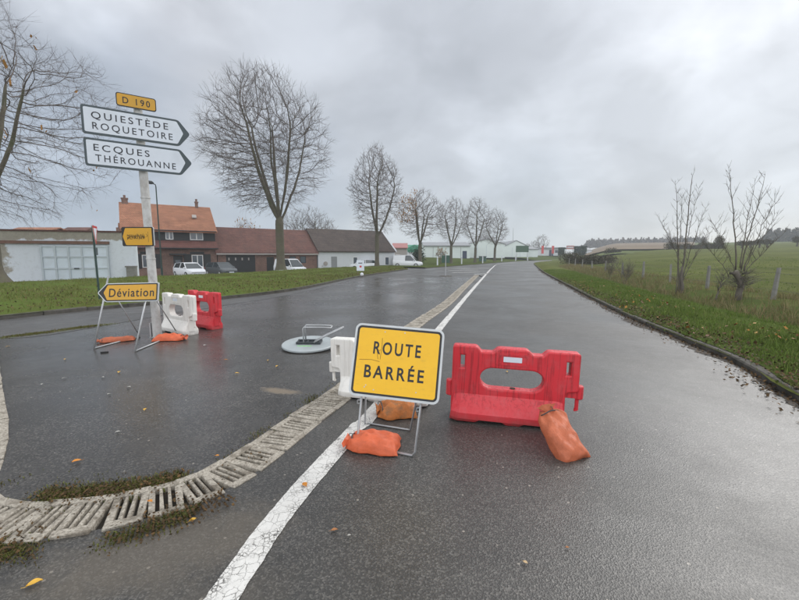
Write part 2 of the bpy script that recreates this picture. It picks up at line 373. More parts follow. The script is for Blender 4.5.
    M['alu'] = simple('grey_aluminium', (.50, .52, .53), .42, .12, 9, metal=.35, dirt=(.22, .21, .2), damt=.3)
    M['signback'] = simple('sign_back_grey', (.40, .44, .45), .45, .12, 6, metal=.2, dirt=(.22, .22, .21), damt=.4)
    M['galv'] = simple('galvanised_tube', (.42, .43, .44), .42, .2, 16, metal=.5, dirt=(.16, .15, .14), damt=.35)
    t = NT('weathered_pole'); p = t.pos(); a = t.noise(t.scale(p, (7, 7, 4)), 1.4, 6, .7); b = t.noise(p, 16, 5)
    c = t.mix(t.rng(a, .42, .64), (.52, .52, .51), (.38, .365, .345)); c = t.mix(t.math('MULTIPLY', t.rng(b, .58, .72), .3), c, (.22, .205, .18))
    M['pole'] = t.fin(c, .6, None, .4)
    M['darkmetal'] = simple('dark_metal', (.03, .035, .04), .5, .2, 10)
    M['greenpaint'] = simple('dark_green_paint', (.018, .045, .038), .5, .2, 4)
    M['signred'] = simple('sign_red', (.50, .03, .025), .4, .1, 6)
    for nm, c in (('bag', (.60, .125, .052)), ('bag_old', (.46, .125, .058)), ('bag_brown', (.50, .17, .045))):
        t = NT('orange_'+nm); p = t.pos(); n = t.noise(p, 9, 6, .65); fine = t.noise(p, 260, 2)
        k = t.rng(n, .45, .68, 0, .60 if nm != 'bag' else .42)
        k = t.math('MAXIMUM', k, t.math('MULTIPLY', t.rng(t.noise(t.scale(p, (1, 2.2, 1)), 13, 3, .5, .8), .36, .44, 1, 0), .30)); cc = t.mix(k, c, tuple(q*.42 for q in c)); cc = t.mix(t.math('MULTIPLY', fine, .3), cc, tuple(min(1, q*1.35) for q in c))  # also darkens the bump's hollows: crease shade put into the colour
        if nm == 'bag_brown': cc = t.mix(t.rng(t.noise(p, 14, 6, .75), .48, .66, 0, .7), cc, (.13, .10, .055))
        M[nm] = t.fin(cc, .48, t.bump(t.noise(t.scale(p, (1, 2.2, 1)), 13, 3, .5, .8), .55, .016, t.bump(t.voro(p, 240, 'F1', 0), .45, .002)), .3)
    M['roof_orange'] = tiles('orange_tiles', (.36, .17, .10), (.31, .14, .08), (.15, .065, .04), .22, .20, .03, (.25, .11, .07))
    M['roof_red'] = tiles('brown_red_tiles', (.165, .075, .06), (.135, .062, .05), (.06, .03, .025), .22, .20, .03, (.10, .06, .05))
    M['roof_pent'] = tiles('red_pent_tiles', (.17, .07, .058), (.14, .06, .05), (.06, .03, .025), .22, .20, .03)
    M['roof_brown'] = tiles('brown_grey_tiles', (.095, .072, .062), (.075, .058, .05), (.04, .03, .028), .22, .20, .03, (.06, .05, .045))
    M['brick'] = tiles('red_brick', (.215, .11, .082), (.155, .082, .062), (.24, .21, .18), .22, .075, .01)
    M['cladding'] = simple('black_cladding', (.015, .016, .018), .55, .25, 3)
    M['whitewash'] = simple('white_render', (.61, .635, .67), .8, .07, 1.5, .3, 20, dirt=(.45, .45, .44), ds=1.5, damt=.3)
    M['window_frame'] = simple('white_pvc', (.75, .75, .75), .4, .05, 4)
    M['glass'] = simple('window_glass', (.08, .10, .125), .08, .3, 2, spec=.8)
    M['carglass'] = simple('car_glass', (.035, .045, .05), .06, .2, 2, spec=.9)
    M['carwhite'] = simple('white_car_paint', (.72, .74, .77), .22, .04, 3, spec=.6)
    M['carsilver'] = simple('silver_car_paint', (.40, .43, .46), .25, .06, 3, metal=.3)
    M['carblack'] = simple('dark_car_paint', (.075, .085, .09), .2, .1, 3, spec=.7)
    M['tyre'] = simple('tyre_rubber', (.018, .018, .018), .8, .2, 12)
    M['lamp'] = simple('headlamp_lens', (.6, .63, .66), .1, .1, 12, spec=.8)
    M['wood_grey'] = simple('grey_fence_wood', (.16, .14, .125), .85, .3, 5)
    M['warehouse'] = simple('pale_metal_cladding', (.62, .68, .66), .5, .06, .6, dirt=(.5, .55, .53), ds=.5, damt=.3)
    M['roof_grey'] = simple('grey_roof_sheet', (.24, .25, .26), .6, .15, 1)
    M['navy'] = simple('navy_door', (.03, .04, .075), .5, .1, 3)
    M['pinkroof'] = simple('pink_roof', (.34, .15, .14), .7, .12, 2)
    M['greenroof'] = simple('bright_green_sheet', (.05, .24, .15), .5, .1, 2)
    M['beige'] = simple('beige_render', (.36, .33, .31), .8, .1, 1.5)
    M['redbanner'] = simple('red_banner_cloth', (.55, .05, .05), .6, .1, 3)
    M['hedgegreen'] = blademat('hedge_leaves', [(.010, .022, .010), (.02, .04, .016), (.035, .06, .022)])
    M['hedgebrown'] = blademat('bare_hedge', [(.05, .04, .03), (.085, .068, .05), (.06, .062, .03), (.11, .085, .06)])
    M['forest'] = blademat('far_wood', [(.07, .06, .05), (.10, .085, .07), (.13, .11, .09)])
    M['conc_post'] = simple('concrete_post', (.21, .205, .19), .85, .3, 9, .5, 60, dirt=(.12, .115, .09), damt=.6)
    M['wire'] = simple('fence_wire', (.12, .11, .10), .6, .2, 8, metal=.5)
    # patched wall: flaking white paint over grey render
    t = NT('flaking_white_wall'); p = t.pos(); x = t.xyz(p)
    n = t.noise(p, .75, 7, .72, .3); n2 = t.noise(p, 4, 5, .7)
    edge = t.math('ADD', t.math('ADD', t.rng(x[0], 7.4, 8.9, .75, 0), t.rng(x[2], 2.70, 3.25, 0, .7)), t.math('MULTIPLY', t.math('SUBTRACT', n, .5), 1.5))
    old = t.mix(n2, (.20, .185, .15), (.42, .39, .33))
    wh = t.mix(t.rng(n2, .5, .7, 0, .4), (.62, .66, .71), (.42, .44, .46))
    M['oldwall'] = t.fin(t.mix(t.rng(edge, .30, .42), wh, old), .85, t.bump(n2, .3, .02), .3)
    M['doorwhite'] = simple('white_steel_door', (.60, .67, .74), .5, .05, 2, dirt=(.42, .45, .47), ds=1.2, damt=.35)
    M['doorframe'] = simple('grey_door_frame', (.46, .51, .55), .55, .1, 3)
    M['rust'] = simple('rusty_rail', (.16, .085, .06), .8, .4, 5)
    M['greenmark'] = simple('green_marker', (.20, .62, .14), .5, .1, 10)
    M['patina'] = simple('green_cabinet', (.035, .085, .06), .55, .2, 3)
    M['boardgreen'] = simple('green_board_back', (.05, .10, .06), .5, .15, 3)
mk()

# ------------------------------------------------------------------ the lie of the land
KR = smooth([(3.2, -9, 0), (3.5, -3, 0), (3.75, 1, 0), G(799, 403), G(745, 368), G(678, 339), G(614, 310.6), G(564, 284), (13.2, 36, 0), G(537, 267), (30, 88, 0), (44, 117, 0), (66, 148, 0), (100, 178, 0), (150, 206, 0), (240, 236, 0)], 10)
KL = smooth([(-17, -6, 0), (-13.4, 2.2, 0), G(0, 320), G(94, 310), G(225, 299), G(300, 289.7), G(355, 278), (-1.0, 37.5, 0), (1.0, 45.5, 0)], 10)
KL2 = smooth([(3.4, 50, 0), G(480, 264.3), (31, 108, 0), (50, 140, 0), (84, 178, 0), (140, 212, 0), (235, 245, 0)], 10)
KRa = np.array([(p.x, p.y) for p in KR])
def kdist(x, y):
    """distance from the right-hand kerb"""
    P = np.stack([np.asarray(x, float).ravel(), np.asarray(y, float).ravel()], 1)
    best = np.full(len(P), 1e9)
    for a, b in zip(KRa[:-1], KRa[1:]):
        d = b-a; t = np.clip(((P-a)@d)/(d@d), 0, 1); q = a+t[:, None]*d
        best = np.minimum(best, np.hypot(*(P-q).T))
    return best.reshape(np.shape(x))
def wob(x, y, s):
    return np.sin(x*1.7*s+y*.6*s+1)*np.sin(y*1.3*s-x*.5*s)+.5*np.sin(x*3.9*s+2)*np.sin(y*3.1*s+x*s)
def hill_rise(x, y):
    d = np.hypot(x, y); a = np.clip((np.degrees(np.arctan2(x, y))-22.5)/6.5, 0, 1)
    return np.interp(d, [0, 14, 120, 400, 800, 3000], [0, 0, 2.5, 12.6, 15, 15])*(a*a*(3-2*a)*.88+.12)
def zfield(x, y):
    x = np.asarray(x, float); y = np.asarray(y, float); q = kdist(x, y); d = np.hypot(x, y)
    z = np.interp(q, [0, .15, .5, 1.2, 2.0, 2.7, 3.3, 4.2, 5.2, 7, 30], [.075, .09, .13, .22, .18, .0, .02, .22, .26, .16, .12])
    rise = hill_rise(x, y)
    k = np.clip(q/28, 0, 1); k = k*k*(3-2*k)
    return z+rise*k+.03*wob(x, y, 1.1)*np.clip(q/1.2, 0, 1)+.12*wob(x, y, .11)*np.clip(q/15, 0, 1)
def structure(o): return tag(o, kind='structure')
def sheet(name, poly, z, m_):
    vs = [(p.x, p.y, z) for p in poly]; tr = tessellate_polygon([[Vector((p.x, p.y, 0)) for p in poly]])
    return structure(MB().add(vs, [tuple(t) for t in tr]).build(name, m_))
def loft(name, rows, m_, zf=None):
    n = len(rows[0]); V = np.array([[tuple(p) for p in r] for r in rows], float).reshape(-1, 3)
    if zf is not None: V[:, 2] = zf(V[:, 0], V[:, 1])
    F = [(i*n+j, (i+1)*n+j, (i+1)*n+j+1, i*n+j+1) for i in range(len(rows)-1) for j in range(n-1)]
    o = fast_mesh(name, V, F, m_, smooth=True)
    if o.data.polygons[0].normal.z < 0: o.data.flip_normals()
    return structure(o)
# base ground to the horizon
b = MB(); b.add([(-3000, -400, -.7), (3000, -400, -.7), (3000, 4000, -.7), (-3000, 4000, -.7)], [(0, 1, 2, 3)])
structure(b.build('ground', M['field']))
# right verge and pasture, kerb to the far field
KRd = resample(KR, .35)[:150] ; KRf = resample(KR, 3.0)
cut = [p for p in KRf if (p-KRd[-1]).length > 2 and p.y > KRd[-1].y]
KRm = KRd+cut
nK = len(KRm); ts = np.array([0, .15, .3, .5, .75, 1.0, 1.3, 1.6, 2, 2.4, 2.7, 3.0, 3.3, 3.8, 4.2, 4.7, 5.2, 6, 7, 8.5, 10.5, 13, 17, 22, 30, 42, 60, 85, 120, 170, 230])
rows = []
for i, p in enumerate(KRm):
    a = min(1, max(0, (p.y+9)/245)); dirv = Vector((math.cos(R(-12-25*a)), math.sin(R(-12-25*a)), 0)); nn = normals2(KRm)[i] if i % 1 == 0 else None
    row = []
    for t in ts:
        k = min(1, t/14); dv = (nn*(1-k)+dirv*k).normalized(); row.append(p+nn*min(t, 8)+dirv*max(0, t-8))
    rows.append(row)
loft('verge_and_pasture', rows, M['field'], zfield)
verge_rows = [[p+n*t for t in (0.1, .4, .8, 1.3, 2, 2.6, 3.3, 4.2, 5.4, 6.5)] for p, n in zip(KRd, normals2(KRd))]
vo = loft('grass_verge', verge_rows, M['verge'], lambda x, y: zfield(x, y)+.012*np.clip((6.2-kdist(x, y))*2, -3, 1))
# rising fields beyond
def farfield(name, a0, a1, r0, r1, m_, dz=.0):
    rows = [[Vector((r*math.sin(R(a)), r*math.cos(R(a)), 0)) for r in np.linspace(r0, r1, 14)] for a in np.linspace(a0, a1, 60)]
    return loft(name, rows, m_, lambda x, y: hill_rise(x, y)+dz+.15*wob(x, y, .02))
farfield('far_pasture', 21, 75, 122, 900, M['farfield'], -.25)
farfield('ploughed_field', 25, 36.5, 150, 470, M['brownfield'], .25)
farfield('hill', -60, 24, 260, 1500, M['farfield'], -1)

# left lawn
KLd = resample(KL, .6); LC = smooth([(-34, 7, 0), (-30, 13, 0), (-22, 20, 0), (-18.6, 25, 0), (-15.6, 29.3, 0), (-13, 34, 0), (-10.2, 42.5, 0), (-6.5, 50, 0), (-.6, 56, 0)], 12)
LCd = [LC[min(len(LC)-1, round(i*(len(LC)-1)/(len(KLd)-1)))] for i in range(len(KLd))]
def zlawn(k): return float(np.interp(k, [0, .1, .4, 1.0, 1.12, 1.5], [.10, .13, .17, .17, .03, -.60]))
rows = []
for p, c in zip(KLd, LCd):
    row = []
    for k in [0, .02, .05, .1, .16, .24, .33, .43, .54, .66, .78, .9, 1.0, 1.1, 1.25, 1.5]:
        q = p.lerp(c, k) if k <= 1 else c+(c-p).normalized()*(k-1)*9
        q = q.copy(); q.z = zlawn(k)+.03*float(wob(q.x, q.y, .9))*min(1, k*6); row.append(q)
    rows.append(row)
loft('lawn', rows, M['lawn'])
sheet('yard', [Vector(p) for p in ((-90, 5, 0), (-28, 9, 0), (-17, 29, 0), (-9, 47, 0), (2.5, 50.5, 0), (6, 66, 0), (12, 100, 0), (-90, 100, 0))], -.585, M['gravel'])
drive = [Vector((1.0, 45.5, 0)), Vector((3.4, 50, 0)), Vector((5, 58, 0)), Vector((5.5, 70, 0)), Vector((-2, 72, 0)), Vector((-1.5, 57, 0))]
sheet('driveway', drive, -.02, M['side'])
# far lawn beyond the road
K2 = resample(KL2, 2.0)
rows = []
for i, p in enumerate(K2):
    f = i/len(K2); dv = Vector((-.78+.5*f, .62+.25*f, 0)).normalized(); row = []
    for t in (0, .3, 1, 2.5, 5, 9, 14, 22, 34, 50, 80):
        q = p+dv*t; row.append(Vector((q.x, q.y, .08+min(t, 1)*.06+float(np.interp(q.y, [48, 70, 110, 180, 300], [0, .15, 1.1, 1.9, 3]))*min(1, t/18))))
    rows.append(row)
loft('far_lawn', rows, M['verge'])

# ------------------------------------------------------------------ drain channel path, road, junction
DP = [G(*p) for p in [(477, 275.2), (462, 289), (446.4, 303.7), (415.5, 324.8), (381, 355), (347, 390), (315, 411), (288, 432), (270, 446), (252, 460), (230, 478), (205, 491), (173.5, 500), (144, 508), (108, 514.5), (72, 519.5), (40, 523)]]
DP += [Vector(p) for p in ((-2.42, 2.10, 0), (-2.72, 2.17, 0), (-2.90, 2.38, 0), (-3.16, 2.74, 0), (-3.80, 3.42, 0), (-4.68, 4.25, 0), (-6.5, 6.0, 0), (-8.5, 8.0, 0))]
DPs = resample(smooth(DP, 12), .02)
for _ in range(520):                                                        # ease the bend
    DPs = [DPs[0]]+[(a_+c_)*.25+b_*.5 for a_, b_, c_ in zip(DPs, DPs[1:], DPs[2:])]+[DPs[-1]]
DPs = resample(DPs, .02)
HALF = .165
outer, inner = offset(DPs[::4], -HALF), offset(DPs[::4], HALF)     # travelling toward the camera: right of travel is the junction side
far_l = Vector((-3.05, 28.6, 0))
KLfront = [p for p in KL if p.y <= 28.4]
junction = inner+[Vector((-9.3, 7.6, 0))]+[p for p in KLfront if p.y > 8.6]+[far_l, Vector((inner[0].x-.02, 28.6, 0))]
sheet('junction_road', junction, 0, M['junction'])
KRn = [p for p in KR]
KL2r = KL2[::-1]
road = KRn+KL2r+[Vector((1.0, 45.5, 0)), Vector((-1.0, 37.5, 0)), far_l, Vector((inner[0].x-.02, 28.6, 0))]+outer+[Vector((-10, 7.6, 0)), Vector((-16, -9, 0))]
sheet('road', road, 0, M['road'])
seam = smooth([(-12.5, 3.0, 0), (-9.4, 7.4, 0), G(20, 338), G(105, 325.5), G(170, 314), G(230, 304.5), G(300, 293), (-2.9, 27, 0)], 8)
sheet('side_road', seam+[Vector((-3.0, 28.3, 0))]+[p for p in KL[::-1] if p.y < 28.3], .004, M['side'])
# kerbs
def kerb(name, pts, w, h, side, m_):
    P = resample(pts, 1.0); b = MB(); sec = [(0, -.12), (0, h-.02), (.02, h), (w, h), (w, -.12)]; jit = random.Random(3)
    nn = normals2(P)
    for i in range(len(P)-1):
        dz = jit.uniform(-.006, .006); dx = jit.uniform(-.008, .008); vs = []
        for k, f in ((i, .006), (i+1, -.006)):
            base = P[k]+(P[i+1]-P[i]).normalized()*f
            vs += [tuple(base+nn[k]*side*(s+dx)+Vector((0, 0, z+dz))) for s, z in sec]
        b.add(vs, [(j, j+1, j+6, j+5) for j in range(4)]+[(0, 1, 2, 3, 4)[::-1], (5, 6, 7, 8, 9)])
    return structure(b.build(name, m_))
kerb('right_kerb', [p for p in KR if p.y < 200], .14, .085, 1, M['kerb'])
kerb('left_kerb', KL, .14, .105, -1, M['kerb'])
kerb('far_kerb', [p for p in KL2 if p.y < 170], .14, .08, -1, M['kerb'])
# wet dirt lying in the gutter
GP = resample([p for p in KR if p.y < 70], .08); gn = normals2(GP); rj = random.Random(12); rows = []; e = 0
for p, n in zip(GP, gn):
    e = e*.8+rj.gauss(0, .03); w_ = max(.02, .13+e+.07*math.sin(p.y*.9)+.05*math.sin(p.y*2.3)); rows.append([p-n*w_+Vector((0, 0, .003)), p+n*.004+Vector((0, 0, .010))])
loft('gutter_dirt', rows, M['gutter'])
# white line
WL = smooth([(-1.22, -1.4, 0), (-1.02, .2, 0), G(221, 600), G(288.6, 505), G(356, 428.6), G(380, 404), G(440, 328), G(472, 290), G(481, 280), G(492.6, 267.6), G(499, 264.2), (30, 100.5, 0), (46, 128, 0), (75, 162, 0)], 12)
WLr = [p for p in resample(WL, .25)]
WLn = [p for p in resample(WL, .03) if p.y < 9.5]; WLr = [p for p in WLr if p.y > 9.5]; rj = random.Random(8)
nl = normals2(WLn+WLr); rows = []; ea = eb = 0
for p, n in zip(WLn+WLr, nl):
    ea = ea*.5+rj.gauss(0, .0017); eb = eb*.5+rj.gauss(0, .0017)
    rows.append([p+n*s_+Vector((0, 0, .004)) for s_ in (-.078+ea-(rj.random() < .06)*-.010, .078+eb-(rj.random() < .06)*.012)])
loft('road_line', rows, M['paint'])
b = MB()
for (x0, x1, y) in ((448, 478, 270.6), (452, 480, 272.6), (462, 490, 268.8), (474, 488, 274.2), (446, 470, 268.4)):
    p, q = G(x0, y), G(x1, y-.5); w = Vector((.1, .45, 0))
    b.add([tuple(v+Vector((0, 0, .004))) for v in (p-w, q-w, q+w, p+w)], [(0, 1, 2, 3)])
structure(b.build('junction_marking', M['paint_worn']))

# drain channel
dr = empty('drain_channel', DPs[0], 0, 'long ladder of slotted concrete drain blocks curving between junction and road', 'drain channel')
dr.location = (0, 0, 0)
def drain_block(w, L, nslot, rnd):
    b = MB(); rail = .062; top = .012
    b.b2((-L/2, -w/2, -.09), (L/2, -w/2+rail, top)); b.b2((-L/2, w/2-rail, -.09), (L/2, w/2, top))
    x = -L/2; ws = [.205*L if i in (0, nslot) else (.085 if nslot > 3 else .115)*L for i in range(nslot+1)]; sl = (L-sum(ws))/nslot
    for i in range(nslot+1):
        b.b2((x, -w/2+rail-.001, -.09), (x+ws[i], w/2-rail+.001, top-.003)); x += ws[i]+sl
    # uneven chipped top
    for i, v in enumerate(b.v):
        b.v[i] = (v[0]+rnd.uniform(-.004, .004), v[1]+rnd.uniform(-.005, .005), v[2]+rnd.uniform(-.004, .003))
    return b
acc = 0.0; i = 0; rj = random.Random(5); far_b = MB(); seg = [0]; nb = 0
marks = []
s = 0.0; total = (len(DPs)-1)*.02
while s < total-.3:
    p = DPs[int(s/.02)]; d = math.hypot(p.x, p.y); pitch = .30 if p.y > 3.0 and p.x > -1.1 else .205
    marks.append((s+pitch/2, pitch, d)); s += pitch
near_ids = set(sorted(range(len(marks)), key=lambda k: marks[k][2])[:92])
for k, (sm, pitch, d) in enumerate(marks):
    q = DPs[min(len(DPs)-1, int(sm/.02))]; t = (DPs[min(len(DPs)-1, int(sm/.02)+4)]-DPs[max(0, int(sm/.02)-4)]).normalized()
    ang = math.atan2(t.y, t.x)
    w = .36 if pitch > .25 else .385
    bb = drain_block(w, pitch-.012, 4 if pitch > .25 else 3, rj)
    Mx = Matrix.Translation(q+Vector((0, 0, rj.uniform(-.004, .006)))) @ Matrix.Rotation(ang+rj.uniform(-.04, .04), 4, 'Z') @ Matrix.Rotation(rj.uniform(-.02, .02), 4, 'X')
    if k in near_ids:
        o = bb.build('drain_block', M['drain'], dr); o.matrix_local = Mx
        if d < 6:
            bv = o.modifiers.new('bevel', 'BEVEL'); bv.width = .006; bv.segments = 2
    else: far_b.add(bb.v, bb.f, 0, Mx)
tag(far_b.build('drain_block', M['drain'], dr), kind='stuff')
DPc = DPs[::5]
o = loft('trench', [[p+n*s_+Vector((0, 0, -.028)) for s_ in (-.2, .2)] for p, n in zip(DPc, normals2(DPc))], M['trench']); o.parent = dr; del o['kind']

# ------------------------------------------------------------------ blades of grass, litter
def blades(name, P, h, w, m_, lean=.5, label=None, cat=None):
    n = len(P); ang = RNG.uniform(0, 2*math.pi, n); hh = h*RNG.uniform(.5, 1.3, n); ww = w*RNG.uniform(.6, 1.2, n)
    ca, sa = np.cos(ang), np.sin(ang); la = RNG.uniform(0, 2*math.pi, n); ln = RNG.uniform(.05, lean, n)*hh
    dx = np.stack([ca*ww/2, sa*ww/2, np.zeros(n)], 1)
    mid = P+np.stack([np.cos(la)*ln*.35, np.sin(la)*ln*.35, hh*.6], 1); tip = P+np.stack([np.cos(la)*ln, np.sin(la)*ln, hh], 1)
    base = P-np.array([0, 0, .02]); V = np.stack([base-dx, base+dx, mid+dx*.7, mid-dx*.7, tip], 1).reshape(-1, 3)
    k = np.arange(n)[:, None]*5
    F = np.concatenate([k+np.array([[0, 1, 2]]), k+np.array([[0, 2, 3]]), k+np.array([[3, 2, 4]])])
    o = fast_mesh(name, V, F, m_); o['kind'] = 'stuff'
    if label: o['label'] = label
    if cat: o['category'] = cat
    return o
KRs = resample(KR, .1); KRn_ = normals2(KRs); KA = np.array([tuple(p) for p in KRs]); KN = np.array([tuple(p) for p in KRn_])
def verge_pts(n, q0, q1, ymin, ymax, power=1.0, clump=0):
    lo = np.searchsorted(KA[:, 1], ymin); hi = np.searchsorted(KA[:, 1], ymax)
    u = RNG.random(n)**power; i = (lo+u*(hi-lo-1)).astype(int); q = RNG.uniform(q0, q1, n)
    P = KA[i]+KN[i]*q[:, None]+np.stack([RNG.normal(0, .08, n), RNG.normal(0, .08, n), np.zeros(n)], 1)*(1+np.maximum(0, q[:, None]-4)*.6)
    if clump:
        keep = wob(P[:, 0], P[:, 1], clump)+RNG.normal(0, .35, n) > -.05; P = P[keep]
    P[:, 2] = zfield(P[:, 0], P[:, 1])
    return P
blades('grass', verge_pts(90000, .16, 3.0, 2.5, 40, 1.5, 1.3), .08, .011, M['blade'], .9, 'lush green grass of the verge beside the right kerb', 'grass')
blades('grass', verge_pts(20000, .5, 2.6, 2.5, 30, 1.4, .8), .115, .012, M['blade'], .9, 'taller grass tufts on the crest of the right verge', 'grass')
blades('grass', verge_pts(60000, .13, 3.4, 2.2, 26, 1.6), .035, .012, M['blade'], 1.6, 'short matted grass and weeds at the foot of the right verge', 'grass')
blades('dry_grass', verge_pts(26000, 2.9, 6.2, 5, 60, 1.3, .9), .24, .014, M['dryblade'], 1.0, 'dry straw-coloured grass along the wire fence', 'grass')
P = verge_pts(45000, 5.0, 26, 4, 60, 1.2, .9)
blades('pasture_grass', P, .075, .018, M['blade'], 1.0, 'short uneven grass of the pasture beyond the fence', 'grass')
def lawn_pts(n, k0, k1):
    i = (RNG.random(n)*(len(KLd)-1)); i0 = i.astype(int); f = (i-i0)[:, None]; k = (RNG.random(n)*(k1-k0)+k0)
    KA_, CA_ = np.array([tuple(p) for p in KLd]), np.array([tuple(p) for p in LCd]); j = np.minimum(i0+1, len(KLd)-1)
    a = KA_[i0]*(1-f)+KA_[j]*f; c = CA_[i0]*(1-f)+CA_[j]*f; P = a*(1-k[:, None])+c*k[:, None]
    P[:, 2] = np.interp(k, [0, .1, .4, 1.0], [.10, .13, .17, .17])+.03*wob(P[:, 0], P[:, 1], .9)*np.minimum(1, k*6)
    return P
P = lawn_pts(80000, .02, 1.0); P = P[wob(P[:, 0], P[:, 1], .7)+RNG.normal(0, .5, len(P)) > -.2]
blades('lawn_grass', P, .085, .022, M['lawnblade'], 1.0, 'olive lawn grass between the side road and the houses', 'grass')
def leaves(name, P, size, m_, label=None, cat=None, flat=.35):
    n = len(P); ang = RNG.uniform(0, 2*math.pi, n); s_ = size*RNG.uniform(.5, 1.3, n)
    a = np.stack([np.cos(ang)*s_, np.sin(ang)*s_, RNG.normal(0, flat, n)*s_], 1); b_ = np.stack([-np.sin(ang)*s_*.6, np.cos(ang)*s_*.6, RNG.normal(0, flat, n)*s_], 1)
    P = P+np.array([0, 0, .004])+np.stack([np.zeros(n), np.zeros(n), np.abs(a[:, 2])+np.abs(b_[:, 2])], 1)
    V = np.stack([P-a, P-b_, P+a, P+b_], 1).reshape(-1, 3); F = np.arange(n*4).reshape(-1, 4)
    o = fast_mesh(name, V, F, m_); o['kind'] = 'stuff'
    if label: o['label'] = label; o['category'] = cat
    return o
P = verge_pts(15000, -.42, .02, 2.0, 45, 1.7); P[:, :2] += 0; P[:, 2] = .003
keep = RNG.random(len(P)) < np.exp(-np.abs(kdist(P[:, 0], P[:, 1]))*9.0); P = P[keep]
leaves('leaf_litter', P, .019, M['litterdark'], 'dark wet leaf litter along the foot of the right kerb', 'leaf litter')
P = verge_pts(5000, .1, .6, 2.2, 26, 1.7); P[:, 2] += .012
leaves('leaf_litter', P, .022, M['litterdark'], 'wet brown leaf litter lying along the top of the right kerb', 'leaf litter')
P = verge_pts(1100, .1, 1.6, 2.4, 22, 1.6); P[:, 2] += .05
leaves('leaf_litter', P[np.sin(P[:, 0]*2.1)*np.sin(P[:, 1]*1.3)+RNG.normal(0, .4, len(P)) > .1], .032, M['litter'], 'brown and yellow leaves strewn over the right verge', 'leaf litter')
P = lawn_pts(15000, .0, .55); P = P[RNG.random(len(P)) < np.exp(-np.linspace(0, 0, len(P)))*.95]; P = P[RNG.random(len(P)) < np.interp(P[:, 2], [.10, .13, .165, .19], [1, .9, .30, .12])]; P[:, 2] += .02
leaves('leaf_litter', P, .035, M['litterdark'], 'brown leaves strewn along the kerb side of the lawn', 'leaf litter')
# weeds along the drain
def along(n, s0, s1, off, spread):
    s_ = RNG.uniform(s0, s1, n); i = np.minimum((s_/.02).astype(int), len(DPs)-1)
    A_ = np.array([tuple(p) for p in DPs]); N_ = np.array([tuple(p) for p in normals2(DPs)])
    P = A_[i]+N_[i]*(off+RNG.normal(0, 1, n)*spread)[:, None]
    P = P[(wob(P[:, 0], P[:, 1], 3.2)+RNG.normal(0, .4, len(P))) > -.1]; P[:, 2] = 0.0; return P
def s_at(px, py):
    g = G(px, py); return min(range(len(DPs)), key=lambda k: (DPs[k]-g).length)*.02
sa, sb, sc_ = s_at(215, 487), s_at(40, 523), s_at(300, 425)
end = len(DPs)*.02
P = np.concatenate([along(14000, sa, sb+.35, .25, .05), along(2200, sb-.3, sb+.9, .27, .08), along(1600, s_at(340, 396), sa, .215, .03), along(900, s_at(345, 392)-.5, sc_, .24, .05)])
P = P[RNG.random(len(P)) < .7]; blades('weeds', P, .014, .008, M['mossblade'], 2.2, 'low weeds and moss along the inner edge of the drain', 'weeds')
P = along(10000, s_at(195, 494), sb+.1, -.27, .045); P = P[P[:, 0] < G(190, 520).x]
P = P[RNG.random(len(P)) < .65]; blades('weeds', P, .015, .008, M['mossblade'], 2.2, 'low weeds and dead leaves along the road side of the drain', 'weeds')
P = np.concatenate([along(1500, sa, sb+.4, -.27, .07), along(900, sa, sb+.4, .24, .06)]); P[:, 2] = .01
leaves('leaf_litter', P, .011, M['litterdark'], 'brown leaf scraps caught along the drain blocks', 'leaf litter')
P = along(330, s_at(260, 455), sb+.4, 0, .10); P[:, 2] = .012
leaves('leaf_litter', P, .009, M['litterdark'], 'leaf scraps lying in the drain slots', 'leaf litter')

for m_px, m_py, ln in ((30, 334.5, .7), (83, 327.5, .65)):
    c = G(m_px, m_py); k = 1200; u = RNG.normal(0, .34, k)*ln; v = RNG.normal(0, .07, k); a = .95
    P = np.stack([c.x+u*math.cos(a)-v*math.sin(a), c.y+u*math.sin(a)+v*math.cos(a), np.zeros(k)+.004], 1)
    blades('weeds', P, .022, .012, M['mossblade'], 2.0, 'flat strip of moss and weeds in the seam between side road and junction', 'weeds')

